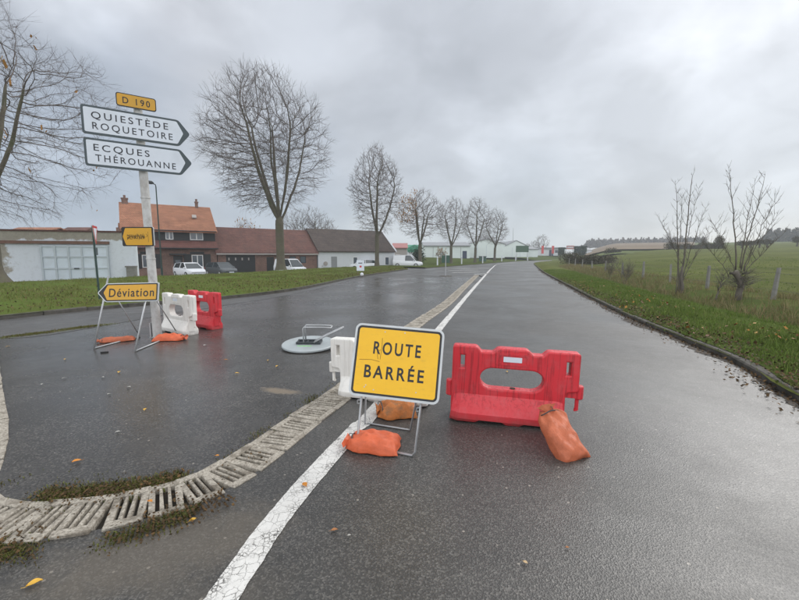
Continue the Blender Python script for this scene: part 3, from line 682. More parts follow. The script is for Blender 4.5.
# fallen leaves on the asphalt (each one a thing)
def leaf_mesh():
    b = MB(); n = 9; L = .06; vs = []
    for i in range(n):
        t = i/(n-1); w = .019*math.sin(math.pi*min(1, t*1.05))**.8+.0008; x = (t-.45)*L; z = .006*math.sin(t*3)+.002
        vs += [(x, -w, z+.007), (x, 0, z), (x, w, z+.006)]
    fs = [(i*3+j, i*3+j+1, i*3+j+4, i*3+j+3) for i in range(n-1) for j in (0, 1)]
    b.add(vs, fs); b.tube([(-.027, 0, .002), (-.045, .004, .004)], .0011, 4)
    return b
for nm, c in (('leaf_orange', (.52, .20, .02)), ('leaf_yellow', (.62, .36, .04)), ('leaf_brown', (.34, .14, .045)), ('leaf_pale', (.50, .36, .20)), ('leaf_grey', (.36, .35, .32))):
    M[nm] = simple(nm, c, .4, .3, 40)
LEAF = None
spots = [(77, 462.5, 'leaf_orange', 1.15, 'orange leaf lying on the junction asphalt above the drain curve'), (305, 486.5, 'leaf_orange', 1.05, 'orange leaf lying on the cracked white line'),
 (334, 532, 'leaf_brown', .8, 'brown-orange leaf on the road right of the white line'), (34, 586, 'leaf_yellow', 1.25, 'large yellow-orange leaf on the road in the bottom corner'),
 (192.5, 522, 'leaf_yellow', .9, 'yellow leaf on the road just below the drain'), (150, 505, 'leaf_orange', .8, 'orange leaf caught on a drain block'), (217, 457, 'leaf_orange', .7, 'small orange leaf beside the weeds of the drain'),
 (268, 361, 'leaf_yellow', .9, None), (145, 410.5, 'leaf_yellow', .9, 'yellow leaf in the middle of the empty junction asphalt'), (226, 360.5, 'leaf_orange', 1, None), (237, 374, 'leaf_yellow', 1, None), (277, 367, 'leaf_yellow', 1, None),
 (119, 373, 'leaf_yellow', 1.1, None), (65, 360, 'leaf_yellow', .9, None), (507, 372.5, 'leaf_yellow', .9, 'yellow leaf on the road seen through the oval opening of the red barrier'),
 (525, 564, 'leaf_pale', .55, 'pale leaf scrap low on the empty road in front'), (567, 549, 'leaf_brown', .4, 'tiny brown leaf scrap on the road below the leaning sandbag'), (574, 459.5, 'leaf_pale', .5, 'pale leaf scrap beside the foot of the leaning sandbag'),
 (349, 537, 'leaf_grey', .45, 'grey leaf scrap beside the brown leaf on the road'), (118, 433, 'leaf_grey', .8, None), (64, 379, 'leaf_grey', .9, None), (103, 378, 'leaf_grey', .8, None), (129, 388, 'leaf_grey', 1.0, None), (109, 395, 'leaf_grey', .8, None), (42, 385, 'leaf_grey', .7, None), (205, 346, 'leaf_grey', 1.2, None), (8, 347, 'leaf_yellow', 1, None), (137, 522, 'leaf_brown', .7, None)]
for i, (px, py, m_, sc_k, lab) in enumerate(spots):
    p = G(px, py)
    o = leaf_mesh().build('fallen_leaf', M[m_]) if m_ not in bpy.data.meshes else None
    o.location = (p.x, p.y, .008 if lab is None or 'drain block' not in lab else .022); o.rotation_euler = (R(random.uniform(-6, 6)), R(random.uniform(-6, 6)), random.uniform(0, 6.28)); o.scale = (sc_k*.82,)*3
    base_lab = {'leaf_yellow': 'small yellow leaf lying on the wet junction asphalt', 'leaf_orange': 'small orange leaf on the junction asphalt near the round plate', 'leaf_grey': 'pale grey wet leaf pressed on the junction asphalt', 'leaf_brown': 'small brown leaf below the drain weeds'}
    tag(o, lab or base_lab[m_], 'leaf', 'fallen leaves on the asphalt')

# ------------------------------------------------------------------ signs and lettering
def rrect(w, h, r, cx=0, cz=0, n=5):
    out = []
    for sx, sz, a0 in ((1, -1, -90), (1, 1, 0), (-1, 1, 90), (-1, -1, 180)):
        for k in range(n+1):
            a = R(a0+90*k/n); out.append((cx+sx*(w/2-r)+r*math.cos(a), cz+sz*(h/2-r)+r*math.sin(a)))
    return out
def rpoly(pts, r, n=4):
    """round the corners of a polygon"""
    out = []; N = len(pts)
    for i in range(N):
        p, a, b_ = Vector(pts[i]), Vector(pts[i-1]), Vector(pts[(i+1) % N])
        u, v = (a-p), (b_-p); k = min(r, u.length*.45, v.length*.45); s0, s1 = p+u.normalized()*k, p+v.normalized()*k
        for j in range(n+1):
            t = j/n; out.append(tuple(s0*(1-t)**2+p*2*t*(1-t)+s1*t*t))
    return out
def lettering(b, text, x0, x1, z0, z1, y, mi, bold=.018, depth=.0012, sp=1.34):
    """add text to mesh b, fitted to the box x0..x1, z0..z1 (cap height, accents rise above), front at y"""
    cu = bpy.data.curves.new('lettering', 'FONT'); cu.body = text; cu.size = 1; cu.space_character = sp; cu.offset = bold; cu.resolution_u = 4; cu.extrude = .01
    o = bpy.data.objects.new('lettering', cu); COL.objects.link(o); dg = bpy.context.evaluated_depsgraph_get(); dg.update()
    me = o.evaluated_get(dg).to_mesh(); V = np.array([tuple(v.co) for v in me.vertices]); F = [tuple(p.vertices) for p in me.polygons]
    o.evaluated_get(dg).to_mesh_clear(); bpy.data.objects.remove(o); bpy.data.curves.remove(cu)
    cap = .727; xa, xb = V[:, 0].min(), V[:, 0].max()
    X = x0+(V[:, 0]-xa)/(xb-xa)*(x1-x0); Z = z0+V[:, 1]/cap*(z1-z0); Y = np.where(V[:, 2] > 0, y-depth, y+.0005)
    b.add(list(zip(X, Y, Z)), F, mi)

# direction signpost
base = G(157.7, 337)
sp = empty('direction_signpost', base, 0, 'tall weathered pole carrying two white arrow signs under a yellow D 190 plate', 'signpost')
b = MB(); zs = [0, .35, .36, .9, 1.5, 1.51, 2.2, 2.6, 2.61, 3.3, 3.9, 4.36]
lean = lambda z: -.018*z
b.tube([(lean(z), 0, z) for z in zs], [.079, .079, .075, .075, .074, .072, .072, .072, .071, .070, .069, .068], 20)
for z in (.36, 1.5, 2.62): b.tube([(lean(z), 0, z-.012), (lean(z), 0, z+.012)], .081, 20)
b.build('pole', M['pole'], sp, smooth=False)
b = MB(); b.tube([(lean(4.36), 0, 4.355), (lean(4.36), 0, 4.39), (lean(4.36), 0, 4.41)], [.08, .078, .03], 20); b.build('pole_cap', M['alu'], sp)
b = MB(); b.b2((-.115, -.05, 0), (-.092, .05, .28)); b.b2((-.12, -.07, 0), (.12, .07, .012)); b.build('base_bracket', M['galv'], sp)
yaw = R(34.6)
def sub(name, parent, loc, rz=0, rx=0, ry=0):
    pass
def arrow_panel(z0, z1, lines, xl, xt, ang):
    """two-line arrow sign pointing right, in its own frame then turned about the pole"""
    h = z1-z0; xs = xt-.19
    P = rpoly([(xl, z0), (xs, z0), (xt, (z0+z1)/2), (xs, z1), (xl, z1)], .045)
    e = .034
    Q = rpoly([(xl+e, z0+e), (xs-.028, z0+e), (xt-.115, (z0+z1)/2), (xs-.028, z1-e), (xl+e, z1-e)], .025)
    b = MB(); b.prism(P, -.125, -.095, 2)                       # tray back
    b.prism(P, -.1275, -.1245, 1); b.prism(Q, -.1288, -.1272, 0)
    for txt, xa, xb, fa, fb in lines: lettering(b, txt, xa, xb, z1-h*fb, z1-h*fa, -.1289, 3, .006)
    for zz in (z0+h*.28, z0+h*.72): b.b2((-.11, -.098, zz-.018), (.11, -.07, zz+.018), 2)
    o = b.build('direction_panel', [M['signwhite'], M['signborder'], M['signback'], M['letter_blue']], sp)
    o.location = (lean(z0), 0, 0); o.rotation_euler = (0, R(0), ang); return o
arrow_panel(3.61, 4.08, [('QUIESTÈDE', -.69, .44, .19, .44), ('ROQUETOIRE', -.685, .505, .56, .81)], -.826, .80, yaw)
arrow_panel(3.08, 3.545, [('ECQUES', -.70, .11, .19, .44), ('THÉROUANNE', -.685, .52, .56, .81)], -.83, .80, yaw)
b = MB(); w, h = .60, .225
b.prism(rrect(w, h, .04), -.118, -.096, 1); b.prism(rrect(w, h, .04), -.1205, -.1175, 2); b.prism(rrect(w-.03, h-.03, .03), -.1218, -.1203, 0)
lettering(b, 'D 190', -.205, .205, -.055, .055, -.1219, 2, .012)
b.b2((-.10, -.10, -.02), (.10, -.06, .02), 1)
o = b.build('route_number_plate', [M['yellow_old'], M['signback'], M['black']], sp); o.location = (lean(4.28)-.02, 0, 4.275); o.rotation_euler = (0, 0, yaw)
# lower yellow panel with struck-out wording
b = MB(); w, h = .60, .35
b.prism(rrect(w, h, .025), -.125, -.095, 1); b.prism(rrect(w, h, .025), -.1275, -.1245, 2)
b.prism(rpoly([(-w/2+.015, 0), (-w/2+.07, -h/2+.02), (w/2-.03, -h/2+.02), (w/2-.03, h/2-.02), (-w/2+.07, h/2-.02)], .015), -.129, -.1272, 0)
lettering(b, 'DEVIATION', -.20, .13, -.045, .04, -.1291, 2, .01)
rj = random.Random(4)
for k in range(9):
    x = -.19+.036*k; b.tube([(x+rj.uniform(-.02, .01), -.1305, rj.uniform(-.06, -.03)), (x+.03, -.1305, rj.uniform(-.01, .02)), (x+rj.uniform(.02, .05), -.1305, rj.uniform(.03, .06))], .0028, 4, 2)
b.tube([(-.20, -.1305, -.02), (-.05, -.1305, .012), (.15, -.1305, -.01)], .003, 4, 2); b.b2((.2, -.1302, -.10), (.204, -.129, .09), 2)
b.tube([(.165, -.1305, .05), (.185, -.1305, .02), (.17, -.1305, -.01)], .003, 4, 2); b.b2((-.02, -.10, -.1), (.24, -.075, -.06), 1); b.b2((-.02, -.10, .06), (.24, -.075, .1), 1)
o = b.build('crossed_out_panel', [M['yellow_old'], M['alu'], M['black']], sp); o.location = (-.155, .0, 1.905); o.rotation_euler = (0, 0, R(-3)); 

# diversion sign on its folding trestle
fl, fr, bl, br = G(94, 349), G(135, 352), G(140, 337), G(177.5, 334)
dv = empty('diversion_sign', (fl+fr+bl+br)/4, 0, 'yellow arrow sign reading Déviation on a folding tube trestle', 'road sign')
O = dv.location; tl, trr = A(109.5, 6.93, .95)-O, A(150.5, 6.93, .95)-O
tl = Vector((tl.x, tl.y, 1.20)); trr = Vector((trr.x, trr.y, 1.12))
for a_, c_, d_ in ((fl-O, tl, bl-O), (fr-O, trr, br-O)):
    up = Vector((0, 0, .014))
    b = MB(); b.tube([a_+up, c_], .014, 8); b.build('front_leg', M['galv'], dv, smooth=True)
    b = MB(); b.tube([d_+up, c_+Vector((0, .03, -.22))], .010, 8); b.build('back_leg', M['galv'], dv, smooth=True)
    b = MB(); b.tube([a_+up, d_+up], .013, 8); b.build('base_bar', M['galv'], dv, smooth=True)
w, h = 1.09, .325
b = MB(); P = rpoly([(-w/2, 0), (-w/2+.16, -h/2), (w/2, -h/2), (w/2, h/2), (-w/2+.16, h/2)], .03)
Pk = rpoly([(-w/2+.022, 0), (-w/2+.168, -h/2+.014), (w/2-.016, -h/2+.014), (w/2-.016, h/2-.014), (-w/2+.168, h/2-.014)], .02)
Py = rpoly([(-w/2+.115, 0), (-w/2+.185, -h/2+.034), (w/2-.036, -h/2+.034), (w/2-.036, h/2-.034), (-w/2+.185, h/2-.034)], .015)
b.prism(P, -.012, .012, 1); b.prism(Pk, -.0145, -.0115, 2); b.prism(Py, -.016, -.0143, 0)
lettering(b, 'Déviation', -w/2+.215, w/2-.075, -.075, .075, -.0161, 2, .012, .0012, 1.16)
b.b2((-.40, .012, -.03), (.44, .035, .03), 1)
o = b.build('sign_panel', [M['yellow_old'], M['alu'], M['black']], dv)
cc = (tl+trr)/2; o.location = (A(128.3, 6.75, .92)-O).x, (A(128.3, 6.75, .92)-O).y, .93; o.rotation_euler = (R(-12), R(-1.5), R(-3))

# road closed sign
rc = empty('road_closed_sign', (-.03, 2.97, 0), 0, 'yellow rectangular sign reading ROUTE BARRÉE with black border leaning on thin legs', 'road sign')
w, h, dep = .715, .575, .02
ML = Matrix.Translation((-.022, 0, .437)) @ Matrix.Rotation(R(-8), 4, 'Z') @ Matrix.Rotation(R(-16), 4, 'X') @ Matrix.Rotation(R(3.6), 4, 'Y')
b = MB()
def ring_prism(b, outer_, inner_, y0, y1, mi):
    n = len(outer_); vs = [(p[0], y0, p[1]) for p in outer_]+[(p[0], y0, p[1]) for p in inner_]+[(p[0], y1, p[1]) for p in outer_]+[(p[0], y1, p[1]) for p in inner_]
    fs = []
    for i in range(n):
        j = (i+1) % n; fs += [(i, j, n+j, n+i), (2*n+i, 3*n+i, 3*n+j, 2*n+j), (i, 2*n+i, 2*n+j, j), (n+i, n+j, 3*n+j, 3*n+i)]
    b.add(vs, fs, mi)
cz = h/2
ring_prism(b, rrect(w, h, .05, 0, cz), rrect(w-.032, h-.032, .036, 0, cz), -.012, .018, 1)
b.prism(rrect(w-.031, h-.031, .036, 0, cz), -.006, .008, 1)
b.prism(rrect(w-.036, h-.036, .034, 0, cz), -.0075, -.0055, 2); b.prism(rrect(w-.068, h-.068, .022, 0, cz), -.0088, -.0073, 0)
lettering(b, 'ROUTE', -.195, .185, cz+.055, cz+.155, -.0089, 2, .020, .001, 1.34)
lettering(b, 'BARRÉE', -.25, .225, cz-.135, cz-.035, -.0089, 2, .020, .001, 1.34)
for x, z in ((-.115, .52), (.045, .525), (-.235, .075), (-.16, .06), (.175, .075), (-.225, .09)):
    b.tube([(x, -.0088, z), (x, -.0115, z)], .005, 8, 1)
for pth in ([(-.30, -.0091, .285), (-.20, -.0091, .292), (-.135, -.0091, .282)], [(-.133, -.0091, .30), (-.128, -.0091, .40), (-.132, -.0091, .47)], [(-.135, -.0091, .375), (-.165, -.0091, .36), (-.15, -.0091, .30)]):
    b.tube(pth, .0018, 4, 3)
b.b2((-.25, .018, cz-.14), (.25, .04, cz-.11), 1); b.b2((-.25, .018, cz+.11), (.25, .04, cz+.14), 1)
o = b.build('sign_panel', [M['yellow'], M['alu'], M['black'], simple('scratch_dark', (.22, .12, .02), .7)], rc); o.matrix_local = ML
lf = G(357, 446)-rc.location; rf = G(414.5, 457)-rc.location
lt = ML @ Vector((-.265, .02, .5)); rt = ML @ Vector((.235, .02, .5)); r_ = .0095; up = Vector((0, 0, r_))
b = MB(); b.tube([lt, lf+up+(lt-lf)*.03, lf+up+(rf-lf)*.04, rf+up+(lf-rf)*.04, rf+up+(rt-rf)*.03, rt], r_, 8); b.build('front_frame', M['galv'], rc, smooth=True)
b = MB(); bo = Vector((0, .36, 0))
b.tube([lt, lf+bo+Vector((.03, .05, r_)), lf+bo+Vector((.06, .06, r_)), rf+bo+Vector((-.05, .11, r_)), rf+bo+Vector((-.02, .1, r_)), rt], .008, 8); b.build('back_frame', M['galv'], rc, smooth=True)
for f0, f1 in ((lf, lt), (rf, rt)):
    c0 = f0.lerp(f1, .38); b = MB(); b.tube([c0+Vector((-.028, -.002, .0)), c0+Vector((-.028, -.002, .028)), c0+Vector((-.004, 0, .03))], .005, 6); b.tube([c0+Vector((-.03, 0, 0)), c0+Vector((0, 0, 0))], .005, 6); b.build('hinge_catch', M['galv'], rc)

# ------------------------------------------------------------------ water-filled barriers
def curve_plate(outer_, holes, half, bev):
    cu = bpy.data.curves.new('outline', 'CURVE'); cu.dimensions = '2D'; cu.fill_mode = 'BOTH'; cu.extrude = half-bev; cu.bevel_depth = bev; cu.bevel_resolution = 2
    for poly in [outer_]+holes:
        s_ = cu.splines.new('POLY'); s_.points.add(len(poly)-1); s_.use_cyclic_u = True
        for p, q in zip(s_.points, poly): p.co = (q[0], q[1], 0, 1)
    o = bpy.data.objects.new('outline', cu); COL.objects.link(o); dg = bpy.context.evaluated_depsgraph_get(); dg.update()
    me = o.evaluated_get(dg).to_mesh(); V = [tuple(v.co) for v in me.vertices]; F = [tuple(p.vertices) for p in me.polygons]
    o.evaluated_get(dg).to_mesh_clear(); bpy.data.objects.remove(o); bpy.data.curves.remove(cu)
    return [(x, -z, y) for x, y, z in V], F
def barrier_body(H=.70):
    b = MB(); x = .555
    out = rpoly([(-x, .06), (.45, .06), (.445, .31), (.47, .35), (.555, .36), (x, H), (.20+.10, H), (.255, H-.045), (.155, H-.045), (.105, H), (-.145, H), (-.195, H-.045), (-.31, H-.045), (-.355, H+.005), (-x, H+.005)], .014, 3)
    oval = []
    for sx, a0 in ((1, -90), (-1, 90)):
        for k in range(13):
            a = R(a0+180*k/12); oval.append((-.02+sx*.175+.128*math.cos(a), .415+.118*math.sin(a)))
    slot = lambda cx: rrect(.072, .155, .012, cx, H-.135, 3)
    V, F = curve_plate(out, [oval[::-1], slot(-.475)[::-1], slot(.475)[::-1]], .062, .016)
    b.add(V, F)
    # flared foot: cross-sections along the length
    prof = [(.002, .155), (.03, .168), (.085, .165), (.15, .122), (.205, .085), (.245, .064), (.258, .045)]
    xs = [-.575, -.565, -.50, -.34, -.30, -.10, -.06, .06, .10, .28, .32, .40, .455, .465]; rows = []
    for xx in xs:
        ex = -xx if xx < 0 else xx+.11; e = 1-.42*max(0, (ex-.48)/.095)**2 if ex > .48 else 1; notch = .026 if abs(xx) < .32 and abs(xx) > .08 else 0
        ring = [(xx*(1-.06*(z/.258)), s_*(.05+(hw-.05)*e), max(z, notch if z < .04 else 0)) for s_, pr in ((-1, prof), (1, prof[::-1])) for z, hw in pr]
        rows.append(ring)
    n = len(rows[0]); vs = [p for r in rows for p in r]
    fs = [(i*n+k, i*n+(k+1) % n, (i+1)*n+(k+1) % n, (i+1)*n+k) for i in range(len(rows)-1) for k in range(n)]+[tuple(range(n)), tuple(range((len(rows)-1)*n, len(rows)*n))[::-1]]
    b.add(vs, fs)
    # fill boss in the oval, raised panel round the reflector
    b.tube([(-.0, 0, .27), (-.0, 0, .312)], .05, 14); 
    for s_ in (-1, 1): ring_prism(b, rrect(.30, .115, .015, -.02, H-.085), rrect(.245, .075, .008, -.02, H-.085), s_*.0615, s_*.069, 0)
    return b
def make_barrier(colour, label, group=None):
    m_ = M['plastic_'+colour]; t = empty('water_barrier', (0, 0, 0), 0, label, 'barrier', group)
    H = .70
    barrier_body(H).build('body', m_, t, bevel=.007)
    for s_ in (-1, 1):
        b = MB(); z0, z1 = (.27, .40) if s_ > 0 else (.20, .36)
        b.tube([(s_*.585, 0, z0), (s_*.585, 0, z0+.01), (s_*.585, 0, z1-.01), (s_*.585, 0, z1)], [.034, .04, .04, .034], 14); b.b2((s_*(.53 if s_ < 0 else .44), -.03, z0+.01), (s_*.585, .03, z1-.01))
        if s_ > 0:
            b.tube([(.555, 0, .16), (.575, 0, .16), (.575, 0, .27)], .018, 8); b.tube([(.553, 0, .36), (.553, 0, H-.02)], .03, 10)
        b.build('hinge_lug', m_, t, bevel=.003)
    b = MB(); b.tube([(0, 0, .311), (0, 0, .318)], .026, 12); b.build('filler_hole', M['trench'], t)
    for s_ in (-1, 1):
        b = MB(); b.prism(rrect(.165, .05, .004, -.02, H-.085), s_*.0615, s_*.066); b.build('reflector', M['signwhite'], t)
    return t
red0 = make_barrier('red', 'red plastic barrier with oval opening standing in the road beside the ROUTE BARRÉE sign', 'water filled barriers')
red0.location = (1.06, 3.62, 0); red0.rotation_euler = (0, R(1.6), R(-11)); red0.scale = (1, 1, .97)
wh0 = make_barrier('white', 'white plastic barrier mostly hidden behind the ROUTE BARRÉE sign', 'water filled barriers')
wh0.location = (-.215, 4.22, 0); wh0.rotation_euler = (0, R(1.5), R(159)); wh0.scale = (1, 1, .90)
def barrier_copy(src, loc, rz, sc_k, label):
    c = copy_tree(src); c.location = loc; c.rotation_euler = (0, 0, rz); c.scale = sc_k; c['label'] = label; return c
barrier_copy(wh0, (-4.46, 7.93, 0), R(-35), (1, 1, 1.10), 'white plastic barrier standing beside the tall signpost foot')
barrier_copy(red0, (-4.25, 8.55, 0), R(-35), (1, 1, 1.10), 'red plastic barrier standing behind the white one near the signpost')

# ------------------------------------------------------------------ sandbags
def sandbag(L, Wd, Hh, seed, knot=True):
    """flat pillow-like sack: square seamed corners, slumped filling, creases running from the tied mouth"""
    r = random.Random(seed); b = MB(); nu, nv = 34, 24; ph = [r.uniform(0, 6.3) for _ in range(10)]; top, bot = [], []
    for i in range(nu+1):
        u = -1+2*i/nu; rt, rb = [], []
        for j in range(nv+1):
            v = -1+2*j/nv; neck = 1.0
            if knot and u < -.62: f = (u+1)/.38; neck = .46+.54*f*f*(3-2*f)
            edge = (1-abs(u)**5)*(1-abs(v)**4); t = max(0, edge)**.48
            x = u*L/2*(1-.05*(1-abs(v)**3)*(abs(u)**6))+.010*math.sin(4*v+ph[0])*abs(u); y = v*Wd/2*neck*(1-.07*math.cos(u*1.5+.3)*(abs(v)**4))+.012*math.sin(3.2*u+ph[1])
            fil = 1-.22*math.sin(2.1*u+ph[2])*math.cos(1.3*v+ph[3])-(.25*max(0, -u) if knot else 0)
            cr = .10*math.sin(7*v*(1.2-u*.25)+ph[4]+1.5*u)*max(0, .55-u)*.7+.05*math.sin(11*u+5*v+ph[5])+.045*math.sin(6*u-9*v+ph[6])+.03*abs(math.sin(9*u+13*v+ph[7]))
            z = .012+Hh*t*(fil*.78+cr)
            rt.append((x, y, max(z, .006))); rb.append((x*.985, y*.985, .012-.012*t-.0*z))
        top.append(rt); bot.append(rb)
    vs = [p for q in top for p in q]+[p for q in bot for p in q]; n1 = (nu+1)*(nv+1); w = nv+1; fs = []
    for i in range(nu):
        for j in range(nv):
            a = i*w+j; fs += [(a, a+w, a+w+1, a+1), (n1+a, n1+a+1, n1+a+w+1, n1+a+w)]
    rim = [j for j in range(w)]+[i*w+nv for i in range(1, nu+1)]+[nu*w+j for j in range(nv-1, -1, -1)]+[i*w for i in range(nu-1, 0, -1)]
    for a, c in zip(rim, rim[1:]+rim[:1]): fs.append((a, c, n1+c, n1+a))
    b.add(vs, fs)
    return b
def make_bag(name, dims, m_, seed, loc, rot, label, knot=True):
    t = empty(name, loc, 0, label, 'sandbag', 'orange sandbags'); t.rotation_euler = rot
    o = sandbag(*dims, seed, knot).build('sack', m_, t, smooth=True, sub=1)
    tx = bpy.data.textures.new('crease', 'CLOUDS'); tx.noise_scale = .10; tx.noise_depth = 1; tx.noise_type = 'SOFT_NOISE'
    d = o.modifiers.new('crease', 'DISPLACE'); d.texture = tx; d.strength = .020; d.mid_level = .5; d.texture_coords = 'LOCAL'
    if knot:
        L, Wd, Hh = dims; b = MB(); r = random.Random(seed); ring = []
        for k in range(15):
            a = 2*math.pi*k/14; ring.append((-L*.40+.004*math.sin(3*a), Wd*.29*math.cos(a), Hh*.42+Hh*.36*math.sin(a)))
        b.tube(ring, .005, 6); b.tube([ring[3], (-L*.47, .02, Hh*.8), (-L*.52, .05, Hh*.35)], .003, 5); b.build('tie_cord', M['darkmetal'], t)
        b = MB(); N = 9; vs = [(-L*.39, 0, Hh*.42)]
        for k in range(N):
            a = 2*math.pi*k/N; vs.append((-L*(.52+.05*r.random()), Wd*.36*math.cos(a)*(.7+.5*r.random()), Hh*.42+Hh*.34*math.sin(a)*(.7+.5*r.random())))
        vs.append((-L*.44, 0, Hh*.42)); b.add(vs, [(0, 1+k, 1+(k+1) % N) for k in range(N)]+[(N+1, 1+(k+1) % N, 1+k) for k in range(N)]); b.build('gathered_mouth', m_, t)
    return t
g = G(374, 449); make_bag('sandbag', (.44, .30, .125), M['bag'], 3, (g.x, g.y+.03, 0), (0, 0, R(-6)), 'bright orange sandbag lying across the front bar of the ROUTE BARRÉE sign')
g = G(399, 417); make_bag('sandbag', (.38, .30, .17), M['bag_brown'], 8, (g.x-.02, g.y+.06, 0), (0, 0, R(8)), 'dirty ochre sandbag behind the legs of the ROUTE BARRÉE sign')
g = G(573, 455); make_bag('sandbag', (.47, .28, .11), M['bag_old'], 12, (g.x-.07, g.y+.10, .10), (R(8), R(42), R(-66)), 'faded orange sandbag leaning up against the end of the red barrier')
g = G(117, 342); make_bag('sandbag', (.56, .20, .10), M['bag_old'], 21, (g.x-.02, g.y+.05, 0), (0, 0, R(28)), 'flat faded sandbag on the left foot of the Déviation trestle')
g = G(171, 340); make_bag('sandbag', (.52, .26, .13), M['bag'], 33, (g.x, g.y-.02, 0), (0, 0, R(188)), 'bright orange sandbag on the right foot of the Déviation trestle by the pole')

# round sign lying face down, with its folding feet in the air
g = G(309, 347.5)
t = empty('fallen_round_sign', (g.x, g.y, 0), 0, 'round grey sign lying face down on the junction with its tube feet folded up', 'road sign')
t.rotation_euler = (R(4.5), 0, 0); t.scale = (1.08,)*3; t.location.z = .028
b = MB(); b.tube([(0, 0, .012), (0, 0, .02), (0, 0, .042), (0, 0, .05)], [.395, .415, .415, .405], 48); b.build('disc', M['signback'], t)
b = MB()
for y in (-.07, .07): b.b2((-.18, y-.018, .051), (.20, y+.018, .085))
b.b2((-.18, -.052, .053), (-.15, .052, .08)); b.b2((.16, -.052, .053), (.20, .052, .08)); b.b2((-.03, -.052, .053), (.0, .052, .08)); b.build('mounting_rail', M['darkmetal'], t)
b = MB()
for y in (-.08, .06): b.tube([(-.06, y, .08), (-.065, y, .30), (-.045, y, .325), (.25, y+.02, .315), (.36, y+.03, .30)], .012, 8)
b.tube([(.36, -.05, .30), (.36, .09, .30)], .012, 8); b.build('folded_foot', M['galv'], t, smooth=True)
b = MB()
for y in (-.10, -.02): b.tube([(.10, y, .085), (.30, y+.05, .19), (.54, y+.10, .29)], .012, 8)
b.tube([(.54, 0, .29), (.54, .08, .29)], .012, 8); b.build('folded_foot', M['galv'], t, smooth=True)
b = MB(); b.tube([(-.14+.02*k, -.17+.012*math.sin(k*1.9), .0505) for k in range(12)], .006, 5); b.build('marker_scribble', M['greenmark'], t)

# give way sign seen almost edge-on
g = Vector((-10.0, 13.1, .2)); t = empty('give_way_sign', g, R(0), 'red and white triangle sign seen edge-on on a dark post in the lawn', 'road sign')
b = MB(); b.tube([(0, 0, -.2), (-.04, 0, 2.35)], .032, 10); b.build('post', M['greenpaint'], t)
tri = rpoly([(-.36, .31), (0, -.31), (.36, .31)], .05); tri2 = rpoly([(-.24, .235), (0, -.185), (.24, .235)], .03)
b = MB(); b.prism(tri, -.055, -.035, 1); b.prism(tri, -.058, -.0545, 2); b.prism(tri2, -.0595, -.0577, 0)
o = b.build('sign_plate', [M['signwhite'], M['alu'], M['signred']], t); o.location = (-.035, 0, 2.02); o.rotation_euler = (0, 0, R(117))
b = MB(); b.b2((-.14, -.055, -.12), (.14, -.038, .12)); o = b.build('small_plate', M['signborder'], t); o.location = (-.03, 0, 1.50); o.rotation_euler = (0, 0, R(117))

# scrap of rubber by the trestle
g = G(104, 353); t = MB(); t.box((0, 0, .012), (.09, .035, .022)); t.box((.035, .015, .011), (.04, .04, .018)); o = t.build('rubber_scrap', M['tyre'], bevel=.006); o.location = g; o.rotation_euler = (0, 0, R(15)); tag(o, 'small black rubber scrap on the asphalt by the Déviation trestle', 'debris')

# ------------------------------------------------------------------ trees
def grow(H, trunk_h, zc, rx, rz, n_att, step, seed, up=.25, infl=None, kill=None, flat_bottom=.75, forks=0, shift=(0, 0)):
    rg = np.random.default_rng(seed); pts = []
    while len(pts) < n_att:
        p = rg.uniform(-1, 1, 3); r = np.linalg.norm(p)
        if r > 1 or rg.random() > .35+.65*r or math.sin(p[0]*4.1+seed)*math.sin(p[1]*3.7+seed*2)*math.sin(p[2]*5.3+1) > .42: continue
        s_ = 1-.22*max(0, p[2])**2
        z = zc+p[2]*rz*(flat_bottom if p[2] < 0 else 1)
        bump = 1+.10*math.sin(3*math.atan2(p[1], p[0])+seed)*1
        pts.append((p[0]*rx*s_*bump+shift[0], p[1]*rx*s_*bump+shift[1], z))
    pts = np.array(pts); alive = np.ones(len(pts), bool)
    infl = infl or max(rx*.5, step*4); kill = kill or step*1.25; top = zc+rz*1.03
    nodes = []; par = []; wx = rg.uniform(-1, 1, 2)
    k = 0; z = 0
    while z < trunk_h:
        nodes.append(Vector((wx[0]*.02*z*math.sin(z*.6), wx[1]*.02*z*math.sin(z*.7), z))); par.append(len(nodes)-2); z += step
    nt_ = len(nodes)
    for f in range(forks):                                                   # main limbs
        a = 2*math.pi*(f+rg.random()*.5)/forks; q = nt_-1-int(rg.integers(0, 3)); pr = q; p = nodes[q].copy(); sl_ = rg.uniform(.20, .72)
        for s_ in range(int((zc+rz*.62-trunk_h)/step*rg.uniform(.7, 1.0))):
            sl_ *= .955; p = p+Vector((math.cos(a)*sl_+rg.normal(0, .06), math.sin(a)*sl_+rg.normal(0, .06), 1)).normalized()*step
            nodes.append(p.copy()); par.append(pr); pr = len(nodes)-1
    for it in range(90):
        kd = kdtree.KDTree(len(nodes))
        for i, p in enumerate(nodes): kd.insert(p, i)
        kd.balance(); acc = {}
        for i in np.nonzero(alive)[0]:
            co, j, d = kd.find(pts[i])
            if d < kill: alive[i] = False
            elif d < infl: acc.setdefault(j, []).append((Vector(pts[i])-co).normalized())
        if not acc: break
        new = 0
        for j, ds in acc.items():
            v = sum(ds, Vector())/len(ds)
            if v.length < .18: continue
            v = (v.normalized()+Vector((rg.normal(0, .10), rg.normal(0, .10), rg.normal(0, .08)+up*.8))).normalized()
            q = nodes[j]+v*step
            if kd.find(q)[2] < step*.35 or q.z > top: continue
            nodes.append(q); par.append(j); new += 1
        if not new: break
    return nodes, par
